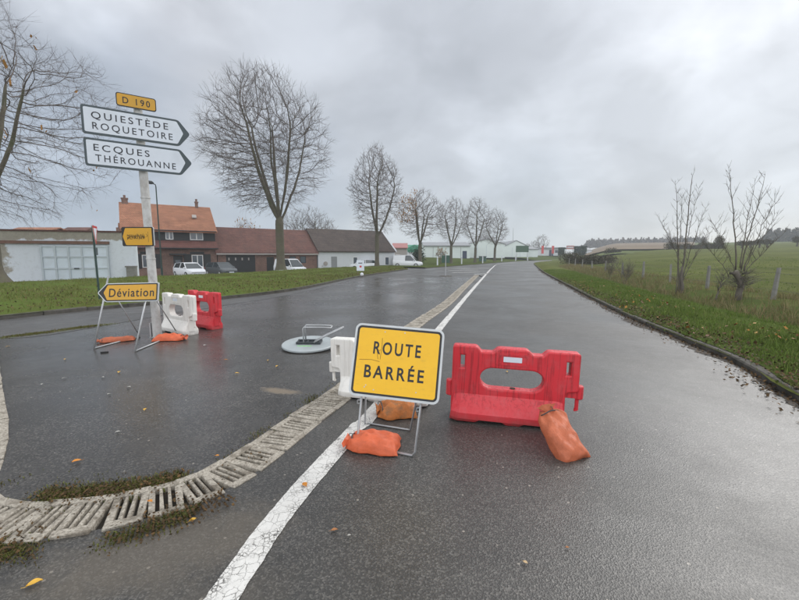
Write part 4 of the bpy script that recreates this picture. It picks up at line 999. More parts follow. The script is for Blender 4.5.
def tree(name, loc, label, group, H, base_r, seed, trunk_h, zc, rx, rz, n_att, step, twig_r=.011, twig_len=.5, ntw=3, rz_rot=0, up=.25, forks=3, old=0, leafpred=None, bark='bark', flat=.75, thr=.045, droop=0.0, expo=2.25, shift=(0, 0), bole=1.0):
    nodes, par = grow(H, trunk_h, zc, rx, rz, n_att, step, seed, up, forks=forks, flat_bottom=flat, shift=shift)
    n = len(nodes); kids = [[] for _ in range(n)]
    for i, p in enumerate(par):
        if p >= 0: kids[p].append(i)
    e = expo; rad = [0]*n
    for i in range(n-1, -1, -1): rad[i] = sum(rad[k]**e for k in kids[i])**(1/e) if kids[i] else twig_r
    sc_r = base_r/rad[0]; rad = [max(twig_r, r*(1+(sc_r-1)*min(1, (r/rad[0])**.35 if sc_r < 1 else (r/rad[0])**.8))) for r in rad]
    for i in range(n):
        if bole != 1 and nodes[i].z < trunk_h: rad[i] *= 1+(bole-1)*min(1, (trunk_h-nodes[i].z)/1.2)
    for i in range(n):                                                       # root flare
        if nodes[i].z < 1.0 and rad[i] > base_r*.5 : rad[i] *= 1+.55*(1-nodes[i].z/1.0)**2
    tb, cb = MB(), MB(); rg = random.Random(seed)
    def emit(path):
        rr = [rad[i] for i in path]
        big = rr[0]; P = [nodes[i] for i in path]
        if len(path) > 1: rr[0] = min(rr[0], rr[1]*1.15) if par[path[0]] >= 0 else rr[0]
        # thick end to the trunk mesh, the rest to the crown mesh
        k = 0
        while k < len(path) and rr[k] > thr: k += 1
        if k >= 2: tb.tube(P[:k], rr[:k], 10 if rr[0] > .15 else 7, cap=False)
        if k < len(path):
            s_ = max(0, k-1); cb.tube(P[s_:], rr[s_:], 4 if rr[s_] > .025 else 3, cap=False) if len(path)-s_ >= 2 else None
    stack = [[0]]
    while stack:
        path = stack.pop(); cur = path[-1]
        while kids[cur]:
            ks = sorted(kids[cur], key=lambda q: -rad[q])
            for q in ks[1:]: stack.append([cur, q])
            cur = ks[0]; path.append(cur)
        if len(path) > 1: emit(path)
    TV = []; LV = []
    ctr = Vector((0, 0, zc-rz*.4))
    for i in range(n):
        if rad[i] > .05 or nodes[i].z < trunk_h: continue
        p = nodes[i]; d0 = (p-nodes[par[i]]).normalized(); outw = (p-ctr).normalized()
        for _ in range(ntw if not kids[i] else max(1, ntw-1)):
            v = (d0*.75+outw*.45+Vector((rg.gauss(0, .5), rg.gauss(0, .5), rg.gauss(0, .4)+up*.3-droop*(1 if p.z < zc-rz*.1 else 0)))).normalized()
            L = twig_len*rg.uniform(.3, 1.5); q = p+v*L*.55; q2 = q+(v+Vector((rg.gauss(0, .25), rg.gauss(0, .25), .12-droop*.3))).normalized()*L*.45
            cb.tube([p, q, q2], [twig_r*.8, twig_r*.6, twig_r*.3], 3, cap=False)
            s2 = q+(v+Vector((rg.gauss(0, .6), rg.gauss(0, .6), rg.gauss(0, .4)))).normalized()*L*.4; cb.tube([q, s2], [twig_r*.5, twig_r*.3], 3, cap=False)
            if leafpred and leafpred(q2, rg):
                for _k in range(2): LV.append(q2+Vector((rg.gauss(0, .1), rg.gauss(0, .1), rg.gauss(0, .1))))
    t = empty(name, loc, rz_rot, label, 'tree', group)
    tb.build('trunk', M[bark], t, smooth=True, fixn=False); cb.build('crown', M['twig'], t, smooth=True, fixn=False)
    if LV:
        o = leaves('leaves', np.array([tuple(v) for v in LV]), .075, M['oldleaf'], flat=1.2); o.parent = t; 
    return t
GL = 'bare lime trees along the lawn'
def zl(px, Y, z=.2): p = A(px, Y, z); p.z = z; return p
tree('lime_tree', zl(281, 40.5, .15), 'tallest bare tree with forked trunk standing in front of the brick annex', GL, 21, .40, 14, 5.4, 12.2, 5.9, 7.2, 2900, .38, .013, 1.1, 3, up=.30, forks=7, flat=.90, shift=(-1.3, 0))
tree('lime_tree', Vector((-21.9, 20.8, .1)), 'bare tree cut by the left edge, mossy trunk beside the white-painted wall', GL, 15, .40, 24, 3.4, 9.0, 7.5, 6.2, 2300, .34, .007, .9, 3, bole=1.9, up=.10, forks=5, flat=.95, droop=.30, shift=(-1.0, 0), leafpred=lambda q, r: q.x > 1.5 and r.random() < .008)
tree('lime_tree', zl(377, 53, .15), 'bare tree with slim oval crown in front of the white cottage', GL, 15.5, .28, 37, 4.5, 9.6, 3.4, 6.2, 2300, .32, .013, .7, 3, up=.28, forks=3, flat=.9)
tree('lime_tree', A(420, 63, .1)*1, 'leaning bare tree with a few orange leaves beside the white van', GL, 11.6, .30, 41, 3.6, 7.5, 3.6, 4.2, 1500, .34, .014, .65, 3, up=.15, forks=4, flat=.85, leafpred=lambda q, r: q.x < -.6 and q.z > 6.5 and r.random() < .55)
tree('lime_tree', zl(451, 73, .15), 'bare tree with forked upright crown behind the green sign plate', GL, 11.8, .25, 53, 4.0, 7.6, 3.1, 4.3, 1300, .34, .014, .65, 3, up=.2, forks=4, flat=.85)
tree('lime_tree', zl(475, 81, .2), 'middle bare roadside tree standing before the gap between the two pale halls', GL, 13, .25, 59, 3.8, 8.2, 3.0, 4.9, 1300, .36, .015, .7, 3, up=.25, forks=3, flat=.9)
tree('lime_tree', zl(494.5, 88, .4), 'smallest and farthest bare roadside tree before the gabled hall', GL, 12, .25, 61, 3.6, 7.2, 2.9, 4.2, 1200, .36, .015, .7, 3, up=.22, forks=3, flat=.9)
# trees behind the houses
GB = 'bare trees behind the roofs'
src = None
for i, (px, Y, s_, lab) in enumerate(((292, 92, 1.0, 'leftmost bare tree of the clump behind the annex roof'), (303, 95, 1.08, 'bare tree of the clump second from the left behind the roofs'), (313, 93, 1.1, 'middle tallest bare tree of the clump behind the roof ridge'), (322, 96, 1.0, 'bare tree of the clump above the white cottage roof'), (330, 93, .85, 'rightmost low bare tree of the clump above the white cottage'))):
    p = A(px, Y, 3); p.z = -.5
    if src is None:
        src = tree('bare_tree', p, lab, GB, 12, .2, 71, 3, 7.6, 2.8, 4.6, 380, .5, .022, .9, 3, forks=3, up=.3); t = src
    else: t = copy_tree(src); t.location = p; t['label'] = lab
    t.scale = (s_, s_, s_); t.rotation_euler = (0, 0, i*1.3)
p = A(246, 70, 3); p.z = -.5
tree('yellowing_tree', p, 'small tree still holding yellow leaves behind the red annex roof', None, 8.4, .16, 83, 2.4, 5.6, 2.1, 2.8, 240, .4, .016, .6, 3, leafpred=lambda q, r: r.random() < .7)
far_bare = None
for i, (px, Y, z0, s_, lab) in enumerate(((541, 190, 2.0, .95, 'round bare tree beyond the gabled hall above the red banners'), (534, 195, 2.0, .7, 'lower bare tree left of the round one beyond the halls'), (528, 200, 2, .6, 'small bare tree above the end of the gabled hall roof'), (483, 150, 1, .85, 'thin bare tree behind the ridge of the hall, left of two'), (489, 152, 1, .85, 'thin bare tree behind the ridge of the hall, right of two'), (667, 330, 10.4, 1.0, 'lone round tree on the field crest behind the saplings'), (703, 360, 11.5, .75, 'smaller lone tree on the far crest right of the saplings'))):
    p = A(px, Y, z0); p.z = z0-.3
    if far_bare is None: far_bare = tree('bare_tree', p, lab, 'far bare trees', 10, .22, 97, 2.4, 6.0, 3.4, 4.0, 420, .5, .035, .8, 3, forks=4); t = far_bare
    else: t = copy_tree(far_bare); t.location = p; t['label'] = lab
    t.scale = (s_*1.05,)*3; t.rotation_euler = (0, 0, i*.9)
p = A(440.3, 68, .3); p.z = .1
tree('round_shrub', p, 'small round reddish shrub on the lawn left of the green sign plate', None, 2.6, .06, 103, .7, 1.75, .95, .95, 260, .16, .012, .25, 3, forks=3, leafpred=lambda q, r: r.random() < .25)

# saplings by the fence
def sapling(name, loc, label, stems, seed, trunk=None, brush=0):
    rg = random.Random(seed); tb, cb = MB(), MB(); t = empty(name, loc, 0, label, 'sapling tree', 'saplings along the fence')
    if trunk: tb.tube(*trunk, 9)
    for (x0, y0, z0, x1, y1, z1, r0) in stems:
        P = []; n = 12
        for k in range(n+1):
            f = k/n; c = math.sin(f*math.pi)*.07; P.append(Vector((x0+(x1-x0)*f**1.25+rg.gauss(0, .012)+c*.3*rg.random(), y0+(y1-y0)*f+rg.gauss(0, .012), z0+(z1-z0)*f)))
        rr = [r0*.62*(1-.78*k/n) for k in range(n+1)]
        tb.tube(P, rr, 7)
        for k in range(3, n+1):
            for s_ in range(3 if k > 4 else 2):
                if rg.random() < .3: continue
                a = rg.uniform(0, 6.28); L = rg.uniform(.2, .85)*(1.15-.5*k/n); d = Vector((math.cos(a)*.62, math.sin(a)*.62, .85)).normalized()
                q = P[k]; m1 = q+d*L*.45; m2 = m1+(d+Vector((rg.gauss(0, .28), rg.gauss(0, .28), .45))).normalized()*L*.55
                cb.tube([q, m1, m2], [rr[k]*.36+.0015, .0042, .002], 5)
                for _q in range(2):
                    e = m1+(d+Vector((rg.gauss(0, .5), rg.gauss(0, .5), .2))).normalized()*L*.35; cb.tube([m1, m1.lerp(e, .5)+Vector((rg.gauss(0, .02), rg.gauss(0, .02), .01)), e], [.0032, .0025, .0015], 4)
    for k in range(brush):
        a = rg.uniform(0, 6.28); q = Vector((rg.gauss(.05, .10), rg.gauss(0, .10), rg.uniform(.35, .85))); d = Vector((math.cos(a), math.sin(a), rg.uniform(-.1, .9))).normalized(); L = rg.uniform(.2, .6)
        m1 = q+d*L*.5; cb.tube([q, m1, m1+(d+Vector((rg.gauss(0, .4), rg.gauss(0, .4), .2))).normalized()*L*.5], [.007, .005, .002], 4)
        e = m1+(d+Vector((rg.gauss(0, .6), rg.gauss(0, .6), .1))).normalized()*L*.4; cb.tube([m1, e], [.004, .002], 4)
    tb.build('trunk', M['sapbark'], t, smooth=True); cb.build('crown', M['sapbark'], t, smooth=True)
    return t
def onz(px, Y):
    z = .2
    for _ in range(6): p = A(px, Y, z); z = float(zfield(p.x, p.y))
    p.z = z; return p
p = onz(678, 15.6)
sapling('hedge_sapling', p, 'left sapling of thin upright stems by the concrete fence post', [(.0, 0, .1, -.35, .1, 4.25, .045), (.08, 0, 0, .18, 0, 4.55, .06), (.12, .05, .3, .95, .2, 3.35, .035), (-.1, 0, .0, -.28, -.2, 3.7, .035), (.15, 0, .5, 1.15, 0, 2.55, .028), (.15, 0, 1.5, .55, .1, 4.1, .025), (-.05, 0, 1.2, -.95, 0, 2.9, .02)], 5,
        ([(.1, 0, -.1), (.14, 0, .3), (.05, 0, .7), (.1, 0, 1.1)], [.085, .07, .06, .04]), 14)
p = onz(738, 12.3)
sapling('hedge_sapling', p, 'right sapling with gnarled pollard stump and tangled shoots', [(-.15, 0, .95, -.55, .1, 3.85, .04), (-.05, 0, 1.0, .15, 0, 3.5, .03), (.0, 0, .95, .55, .1, 3.75, .035), (.08, 0, .9, .82, 0, 3.0, .028), (.1, 0, .9, 1.05, .1, 2.6, .024), (-.2, 0, .85, -.95, 0, 2.3, .022), (-.25, .1, .7, -1.25, .2, 1.9, .02), (.12, 0, .8, .95, -.1, 1.9, .022), (-.62, .1, 0, -.42, .1, .8, .045)], 9,
        ([(.02, 0, -.1), (.0, 0, .2), (.06, 0, .45), (-.03, 0, .66), (-.16, 0, .86), (-.30, .05, .84)], [.115, .085, .09, .08, .10, .035]), 130)
for i, (px, Y, lab) in enumerate(((609, 26, 'small bare bush in the fence line, farther of two'), (624.5, 22, 'small bare bush in the fence line, nearer of two'))):
    p = onz(px, Y); sapling('bare_bush', p, lab, [(rx_*.1, 0, 0, rx_, ry_, hh, .02) for rx_, ry_, hh in ((-.5, .1, 1.1), (-.1, .2, 1.4), (.25, 0, 1.2), (.6, .2, 1.0), (.1, -.2, .9))], 31+i, None, 34)

# ------------------------------------------------------------------ wire fence
fp = [onz(px, Y) for px, Y in ((773, 11.9), (707, 16.0), (670, 19.5), (643, 23.6), (622.5, 27.3), (605, 32.5), (592, 39), (582, 46.5), (575, 52.5), (569, 60))]
fp = [onz(880, 8.6)]+fp
fn = empty('wire_fence', (0, 0, 0), 0, 'low pasture fence of concrete posts and slack wires along the right verge', 'fence')
rj = random.Random(2)
for i, p in enumerate(fp):
    b = MB(); hh = rj.uniform(.82, .98); b.add([(-.055, -.055, -.25), (.055, -.055, -.25), (.055, .055, -.25), (-.055, .055, -.25), (-.04, -.04, hh), (.04, -.04, hh), (.04, .04, hh), (-.04, .04, hh)], [(0, 1, 2, 3), (4, 5, 6, 7), (0, 1, 5, 4), (1, 2, 6, 5), (2, 3, 7, 6), (3, 0, 4, 7)])
    o = b.build('fence_post', M['conc_post'], fn, bevel=.008); o.location = p; o.rotation_euler = (R(rj.uniform(-3, 3)), R(rj.uniform(2, 7) if i == 1 else rj.uniform(-4, 4)), rj.uniform(0, 1))
for hh in (.3, .55, .8):
    b = MB(); P = []
    for a_, c_ in zip(fp, fp[1:]):
        for k in range(5): f = k/5; P.append(a_.lerp(c_, f)+Vector((0, 0, hh-.05*math.sin(f*math.pi))))
    b.tube(P, .004, 4); b.build('wire', M['wire'], fn)

# hedges and far woods: many small leaf faces through a volume
def mass(name, P, size, m_, label, cat, kind=None, trunkm=None):
    n = len(P); a = RNG.normal(0, 1, (n, 3)); a /= np.linalg.norm(a, axis=1)[:, None]; c = RNG.normal(0, 1, (n, 3)); c -= (c*a).sum(1)[:, None]*a; c /= np.linalg.norm(c, axis=1)[:, None]
    s_ = size*RNG.uniform(.5, 1.4, (n, 1)); V = np.stack([P-a*s_, P-c*s_*.6, P+a*s_, P+c*s_*.6], 1).reshape(-1, 3)
    o = fast_mesh(name, V, np.arange(n*4).reshape(-1, 4), m_); return tag(o, label, cat, None, kind)
def hedge_pts(path, h, w, n, lump=.35, gap=0):
    path = [Vector(p) for p in path]; L = [0]
    for a_, c_ in zip(path, path[1:]): L.append(L[-1]+(c_-a_).length)
    s_ = RNG.uniform(0, L[-1], n); P = np.zeros((n, 3)); A_ = np.array([tuple(p) for p in path])
    for k in range(3): P[:, k] = np.interp(s_, L, A_[:, k])
    hh = h*(1+lump*(np.sin(s_*1.3)+np.sin(s_*.53+1)+.6*np.sin(s_*3.1))/2)
    if gap: keep = np.sin(s_*gap)+.4*np.sin(s_*gap*2.3) > -.2; P, hh, s_ = P[keep], hh[keep], s_[keep]
    n = len(P); ang = RNG.uniform(0, 6.28, n); rr = np.sqrt(RNG.random(n))
    P[:, 0] += np.cos(ang)*rr*w; P[:, 1] += np.sin(ang)*rr*w; P[:, 2] += np.clip(RNG.random(n)**.8*hh*(1-.35*rr**2), .02, None); return P
hb = [onz(px, Y) for px, Y in ((563, 66), (572, 66), (585, 63), (600, 60), (612, 60))]
mass('bare_hedge', hedge_pts(hb, 1.6, 1.0, 9000, .35), .085, M['hedgebrown'], 'low brown bare hedge in the fence line before the far red and white building', 'hedge')
hp = [A(px, 118, 2.5) for px in (606, 640)]
fz = lambda P: [Vector((p.x, p.y, float(zfield(p.x, p.y)))) for p in P]
mass('field_hedge', hedge_pts(fz([A(px, 118, 2.5) for px in (606, 622)]), 1.5, .8, 2600, .6, .9), .13, M['hedgebrown'], 'gappy brown hedge on the pasture edge left of the saplings', 'hedge')
mass('field_hedge', hedge_pts(fz([A(px, 118, 2.5) for px in (666, 690, 714)]), 1.7, 1.0, 7000, .45), .13, M['hedgebrown'], 'long dark hedge at the pasture edge behind the two saplings', 'hedge')
mass('field_hedge', hedge_pts(fz([A(px, 118, 2.5) for px in (716, 721)]), 3.4, 1.0, 2500, .2), .13, M['hedgebrown'], 'tallest dark hedge clump at the pasture edge behind the right sapling', 'hedge')
for i, (px, hh) in enumerate(((741, 1.9), (750, 1.8), (758.5, 2.1), (767, 2.0), (796, 2.4), (806, 2.2))):
    labs = ['pollard bush at the far pasture edge, first right of the right sapling', 'pollard bush at the far pasture edge, second right of the right sapling', 'pollard bush at the far pasture edge, third right of the right sapling', 'pollard bush at the far pasture edge, fourth right of the right sapling', 'pollard bush at the far pasture edge by the right image border', 'pollard bush just past the right image border']
    if i == 5: continue
    p = fz([A(px, 116, 2.5)])[0]; t = empty('pollard_bush', p, 0, labs[i], 'bush', 'pollard bushes at the pasture edge')
    P = hedge_pts([(-1.0, 0, hh*.45), (1.0, 0, hh*.45)], hh*.62, .7, 1100, .3); o = mass('crown', P, .12, M['hedgebrown'], None, None); o.parent = t
    b = MB(); b.tube([(0, 0, -.2), (.15*(-1)**i, 0, hh*.35), (0, 0, hh*.75)], [.28, .22, .16], 8); b.build('trunk', M['bark'], t)
def wood(name, a0, a1, r, zb, h, n, label):
    ang = RNG.uniform(a0, a1, n); rr = r+RNG.uniform(-12, 12, n); x = rr*np.sin(np.radians(ang)); y = rr*np.cos(np.radians(ang))
    prof = 1+.12*np.sin(ang*9.3)+.10*np.sin(ang*23+1)+.07*np.sin(ang*51); edge = np.clip(np.minimum(ang-a0, a1-ang)/.9, .25, 1)
    z = zb+RNG.random(n)**.75*h*prof*edge
    return mass(name, np.stack([x, y, z], 1), .9, M['forest'], label, 'woodland', 'stuff')
wood('far_woodland', 24.5, 38.2, 455, 10.0, 7.6, 16000, 'grey-brown wood along the crest beyond the ploughed field')
wood('far_woodland', 41.8, 52, 360, 9.5, 8.2, 16000, 'darker wood on the rise at the right edge of the view')
wood('far_woodland', -42, -4, 320, -3, 11, 6000, 'far tree line glimpsed behind the roofs and halls')

# ------------------------------------------------------------------ buildings
def frame_M(P0, d):
    """local x along the front, local -y toward the viewer"""
    d = Vector((d[0], d[1], 0)).normalized(); return math.atan2(d.y, d.x)
DIR = (.832, .555); RZ = frame_M((0, 0), DIR); P0 = Vector((-28, 42, -.58)); dd = Vector((*DIR, 0))
def at(s_, off=0, z=0): return P0+dd*s_+Vector((-DIR[1], DIR[0], 0))*off+Vector((0, 0, z))
def gable_roof(b, x0, x1, y0, y1, ze, zr, th=.14, ov=.25, yr=None, hip=0, ze_back=None):
    """two roof slabs; ridge at yr"""
    yr = (y0+y1)/2 if yr is None else yr; zb = ze if ze_back is None else ze_back
    for (ya, za, s_) in ((y0-ov, ze-ov*(zr-ze)/(yr-y0), 1), (y1+ov, zb-ov*(zr-zb)/(y1-yr), -1)):
        vs = [(x0-ov*.6, ya, za), (x1+ov*.6, ya, za), (x1+ov*.6, yr, zr), (x0-ov*.6, yr, zr)]; vs += [(x, y, z+th) for x, y, z in vs]
        b.add(vs, [(0, 1, 2, 3), (4, 5, 6, 7), (0, 1, 5, 4), (1, 2, 6, 5), (2, 3, 7, 6), (3, 0, 4, 7)])
def gable_walls(b, x0, x1, y0, y1, z0, ze, zr, yr=None, mi=0):
    yr = (y0+y1)/2 if yr is None else yr
    P = [(y0, z0), (y1, z0), (y1, ze), (yr, zr), (y0, ze)]
    n = len(P); vs = [(x0, *p) for p in P]+[(x1, *p) for p in P]; b.add(vs, [tuple(range(n)), tuple(range(n, 2*n))]+[(i, (i+1) % n, (i+1) % n+n, i+n) for i in range(n)], mi)
def window(parent, x, z, w, h, y, bars=1, frame='window_frame', glass='glass', proud=.03):
    b = MB(); f = .07; b.b2((x-w/2, y-proud, z), (x-w/2+f, y+.02, z+h)); b.b2((x+w/2-f, y-proud, z), (x+w/2, y+.02, z+h)); b.b2((x-w/2+f, y-proud, z), (x+w/2-f, y+.02, z+f)); b.b2((x-w/2+f, y-proud, z+h-f), (x+w/2-f, y+.02, z+h))
    for k in range(bars): xx = x-w/2+w*(k+1)/(bars+1); b.b2((xx-.045, y-proud+.004, z+f), (xx+.045, y+.018, z+h-f))
    o = b.build('window', M[frame], parent); g_ = MB(); g_.b2((x-w/2+f*.9, y-.012, z+f*.9), (x+w/2-f*.9, y+.01, z+h-f*.9)); g_.build('pane', M[glass], o); return o
def slab(parent, name, lo, hi, m_, bevel=0):
    b = MB(); b.b2(lo, hi); return b.build(name, m_, parent, bevel=bevel)
# brick house with orange roof
h = empty('brick_house', at(0), RZ, 'two-storey brick house with bright orange tiled roof and black shutters', 'house')
W_ = 8.9; x0 = -.9
b = MB(); gable_walls(b, x0, x0+W_, 0, 9, 0, 3.15, 3.2, 4.5); b.build('wall', M['brick'], h)
b = MB(); gable_walls(b, x0, x0+W_, .55, 9, 3.1, 5.05, 7.9, 4.6); b.build('upper_wall', M['cladding'], h)
b = MB(); gable_roof(b, x0, x0+W_, .45, 9, 5.0, 8.0, .16, .35, 4.6); rf = b.build('roof', M['roof_orange'], h)
for x, z, hh, r_ in ((x0+.35, 7.9, .95, .30), (x0+W_-1.3, 8.0, .95, .16)):
    b = MB(); b.b2((x-r_, 4.3, 7.9), (x+r_, 4.3+2*r_, z+hh-.35)); b.b2((x-r_-.05, 4.25, z+hh-.35), (x+r_+.05, 4.35+2*r_, z+hh-.22)); b.tube([(x, 4.3+r_, z+hh-.22), (x, 4.3+r_, z+hh+.1)], .12, 8); b.build('chimney', M['brick'], rf)
b = MB(); b.add([(5.9, 2.2, 6.50), (6.35, 2.2, 6.50), (6.35, 2.55, 6.85), (5.9, 2.55, 6.85)]+[(5.9, 2.1, 6.62), (6.35, 2.1, 6.62), (6.35, 2.45, 6.97), (5.9, 2.45, 6.97)], [(0, 1, 2, 3), (4, 5, 6, 7), (0, 1, 5, 4), (1, 2, 6, 5), (2, 3, 7, 6), (3, 0, 4, 7)]); b.build('roof_light', M['beige'], rf)
b = MB(); b.add([(x0-.1, -.55, 2.95), (x0+W_+.1, -.55, 2.95), (x0+W_+.1, .58, 3.75), (x0-.1, .58, 3.75), (x0-.1, -.55, 3.08), (x0+W_+.1, -.55, 3.08), (x0+W_+.1, .58, 3.88), (x0-.1, .58, 3.88)], [(0, 1, 2, 3), (4, 5, 6, 7), (0, 1, 5, 4), (1, 2, 6, 5), (2, 3, 7, 6), (3, 0, 4, 7)]); b.build('pent_roof', M['roof_pent'], h)
b = MB(); b.tube([(x0-.1, -.6, 2.97), (x0+W_+.1, -.6, 2.97)], .06, 8); b.tube([(x0-.1, .12, 4.92), (x0+W_+.1, .12, 4.92)], .06, 8); b.build('gutter', M['cladding'], h)
for x, w in ((3.35, .75), (6.05, 1.35)): window(h, x, 3.95, w, .85, .55, 1)
for x, w in ((1.15, 1.0), (5.95, 1.15)):
    window(h, x, .9, w, 1.35, 0, 1)
    for s_ in (-1, 1): slab(h, 'shutter', (x+s_*(w/2+.42)-.38, -.06, .8), (x+s_*(w/2+.42)+.38, -.005, 2.35), M['cladding'], .01)
    slab(h, 'lintel', (x-w/2-.15, -.05, 2.32), (x+w/2+.15, -.005, 2.6), M['cladding'])
d_ = slab(h, 'door', (3.55, -.04, .05), (4.45, -.005, 2.15), M['cladding']); slab(d_, 'pane', (3.75, -.055, 1.1), (4.25, -.042, 1.7), M['glass']); slab(h, 'door_canopy', (3.2, -.75, 2.25), (4.8, 0, 2.4), M['cladding'], .02)
slab(h, 'garden_wall', (-.9, -2.6, 0), (3.2, -2.4, .75), M['brick'])
# brick annex
h = empty('brick_annex', at(8.1), RZ, 'low brick annex with long dark red tiled roof and black garage door', 'garage')
b = MB(); gable_walls(b, 0, 12.2, 0, 8, 0, 2.5, 5.4); b.build('wall', M['brick'], h)
b = MB(); gable_roof(b, -.1, 12.2, -.05, 8, 2.62, 5.6, .15, .3); rf = b.build('roof', M['roof_red'], h)
b = MB(); b.b2((-.2, -.42, 2.28), (12.3, -.36, 2.45)); b.build('fascia', M['beige'], h)
g_ = slab(h, 'garage_door', (.9, -.05, 0), (4.2, -.005, 2.25), M['cladding'])
for k in range(4): slab(g_, 'pane', (1.12+.75*k, -.06, 1.62), (1.27+.75*k, -.052, 1.92), M['beige'])
b = MB(); b.b2((5.6, -.05, 0), (6.5, -.005, 2.0)); b.build('door', M['cladding'], h)
for x in (8.9, 10.3): window(h, x, 1.2, .8, .9, 0, 0, 'cladding')
slab(h, 'wall_lamp', (7.6, -.15, 1.9), (7.8, -.005, 2.15), M['window_frame'])
# white cottage
h = empty('white_cottage', at(20.5), RZ, 'long white rendered cottage under a brown-grey tiled roof', 'house')
b = MB(); gable_walls(b, 0, 12.3, 0, 8, 0, 2.75, 5.75); b.build('wall', M['whitewash'], h)
b = MB(); gable_roof(b, .05, 12.15, -.05, 8, 2.85, 5.9, .14, .25); b.build('roof', M['roof_brown'], h)
b = MB()
for s_, (ya, za, yb, zb) in enumerate(((-.2, 2.72, 4, 5.98), (8.2, 2.72, 4, 5.98))):
    vs = [(12.28, ya, za), (12.5, ya, za), (12.5, yb, zb), (12.28, yb, zb)]; vs += [(x, y, z+.22) for x, y, z in vs]; b.add(vs, [(0, 1, 2, 3), (4, 5, 6, 7), (0, 1, 5, 4), (1, 2, 6, 5), (2, 3, 7, 6), (3, 0, 4, 7)])
b.build('verge_coping', M['whitewash'], h)
slab(h, 'door', (1.9, -.04, 0), (2.75, -.004, 2.05), M['roof_grey']); 
for x in (5.6, 9.1, 10.9): window(h, x, .75, .72, 1.25, 0, 0)
b = MB(); b.tube([(.55, -.03, .7), (.55, -.12, .8)], .05, 8); b.tube([(.95, -.28, 1.1), (.98, -.18, 1.12), (.99, -.10, 1.13)], [.30, .24, .05], 16); b.build('satellite_dish', M['beige'], h)
# old white-painted barn wall on the left
pl, pr = Vector((-33.6, 23.6, -.35)), Vector((-19.0, 28.7, -.35)); rz2 = math.atan2(pr.y-pl.y, pr.x-pl.x); Lw = (pr-pl).length
h = empty('old_barn', pl, rz2, 'long old barn wall with flaking white paint and wide white sliding door', 'barn')
b = MB(); b.b2((0, 0, 0), (Lw, .4, 3.55)); b.build('wall', M['oldwall'], h)
b = MB(); b.b2((-.05, -.06, 3.55), (Lw+.05, .46, 3.66)); b.build('coping', M['roof_red'], h)
def local_x(px):                                                         # where a sight column meets the wall
    a_ = (px-399.5)/FPX; d_ = Vector((math.cos(rz2), math.sin(rz2))); return (a_*pl.y*1.0-pl.x)/(d_.x-a_*d_.y)
xa, xb = local_x(44.5), local_x(110)
dr_ = MB(); dr_.b2((xa, -.10, .25), (xb, -.03, 2.62)); dr_ = dr_.build('sliding_door', M['doorwhite'], h)
b = MB()
for k in range(6): x = xa+(xb-xa)*k/5; b.b2((x-.055, -.155, .25), (x+.055, -.101, 2.62))
for z in (.25, 1.05, 1.85, 2.55): b.b2((xa+.05, -.145, z-.05), (xb-.05, -.102, z+.05))
b.build('door_rails', M['doorframe'], dr_)
b = MB(); b.b2((xa+2.5*(xb-xa)/5-.1, -.2, 1.0), (xa+2.5*(xb-xa)/5+.18, -.156, 1.08)); b.build('handle', M['darkmetal'], dr_)
b = MB(); b.b2((local_x(4), -.16, 2.72), (xb+.15, -.02, 2.92)); b.build('door_track', M['rust'], h)
b = MB(); b.b2((Lw-.6, -.35, 0), (Lw-.02, -.02, 1.1)); b.b2((Lw-.66, -.4, 1.1), (Lw+.02, -.0, 1.2)); b.build('stone_pier', M['conc_post'], h)
def small_house(name, px0, px1, Y, z0, ze, zr, label, wall, roof, rz=0.0, depth=7, wins=(), extra=None, cat='house'):
    a_, c_ = A(px0, Y, ze), A(px1, Y, ze); Wd = (c_.x-a_.x); h = empty(name, Vector((a_.x, Y, z0)), rz, label, cat)
    b = MB(); gable_walls(b, 0, Wd, 0, depth, 0, ze-z0, zr-z0); b.build('wall', M[wall], h)
    b = MB(); gable_roof(b, 0, Wd, 0, depth, ze-z0+.06, zr-z0+.08, .14, .3); b.build('roof', M[roof], h)
    for x, z, w, hh in wins: window(h, x*Wd, z, w, hh, 0, 1)
    return h, Wd
h, _w = small_house('far_house', -8, 34, 46, -.5, 3.75, 4.85, 'brown-red tiled roof of a house seen over the left end of the barn wall', 'brick', 'roof_orange')
h, _w = small_house('far_house', 46, 70, 48, -.5, 3.6, 5.0, 'low dark roof rising just above the middle of the barn wall', 'brick', 'roof_red')
t = empty('chimney_stack', A(122, 44, 4.5), 0, 'pair of brick chimney pots above the right end of the barn wall', 'chimney'); t.location.z = -.5
b = MB(); b.b2((-.45, -.3, 0), (.45, .3, 5.15)); b.build('stack', M['brick'], t)
for x in (-.25, .22): b = MB(); b.tube([(x, 0, 5.15), (x, 0, 5.65)], [.15, .12], 10); b.build('chimney_pot', M['roof_orange'], t)
h, wd = small_house('pink_roofed_house', 393, 407, 78, -.5, 3.05, 3.95, 'beige house with pink-red roof beside the wooden fence', 'beige', 'pinkroof', wins=((.35, 1.3, .9, 1.0),))
h, wd = small_house('green_topped_shed', 407.5, 420, 92, -.3, 2.9, 4.0, 'white shed with bright green upper cladding behind the white van', 'whitewash', 'greenroof', cat='shed')
b = MB(); b.prism([(0.0, 2.75), (wd, 2.75), (wd, 3.7), (wd*.55, 4.5), (0.0, 3.7)], -.12, -.02); b.build('gable_board', M['greenroof'], h)
P = RNG.normal(0, 1, (1800, 3))*np.array([.55, .55, .8])+np.array([0, 0, 1.7]); P = P[P[:, 2] > 0]
p = A(417.5, 72, 1); p.z = -.3; o = mass('dark_evergreen', P, .12, M['hedgegreen'], 'dark evergreen bush between the green shed and the leaning tree', 'bush'); o.location = p
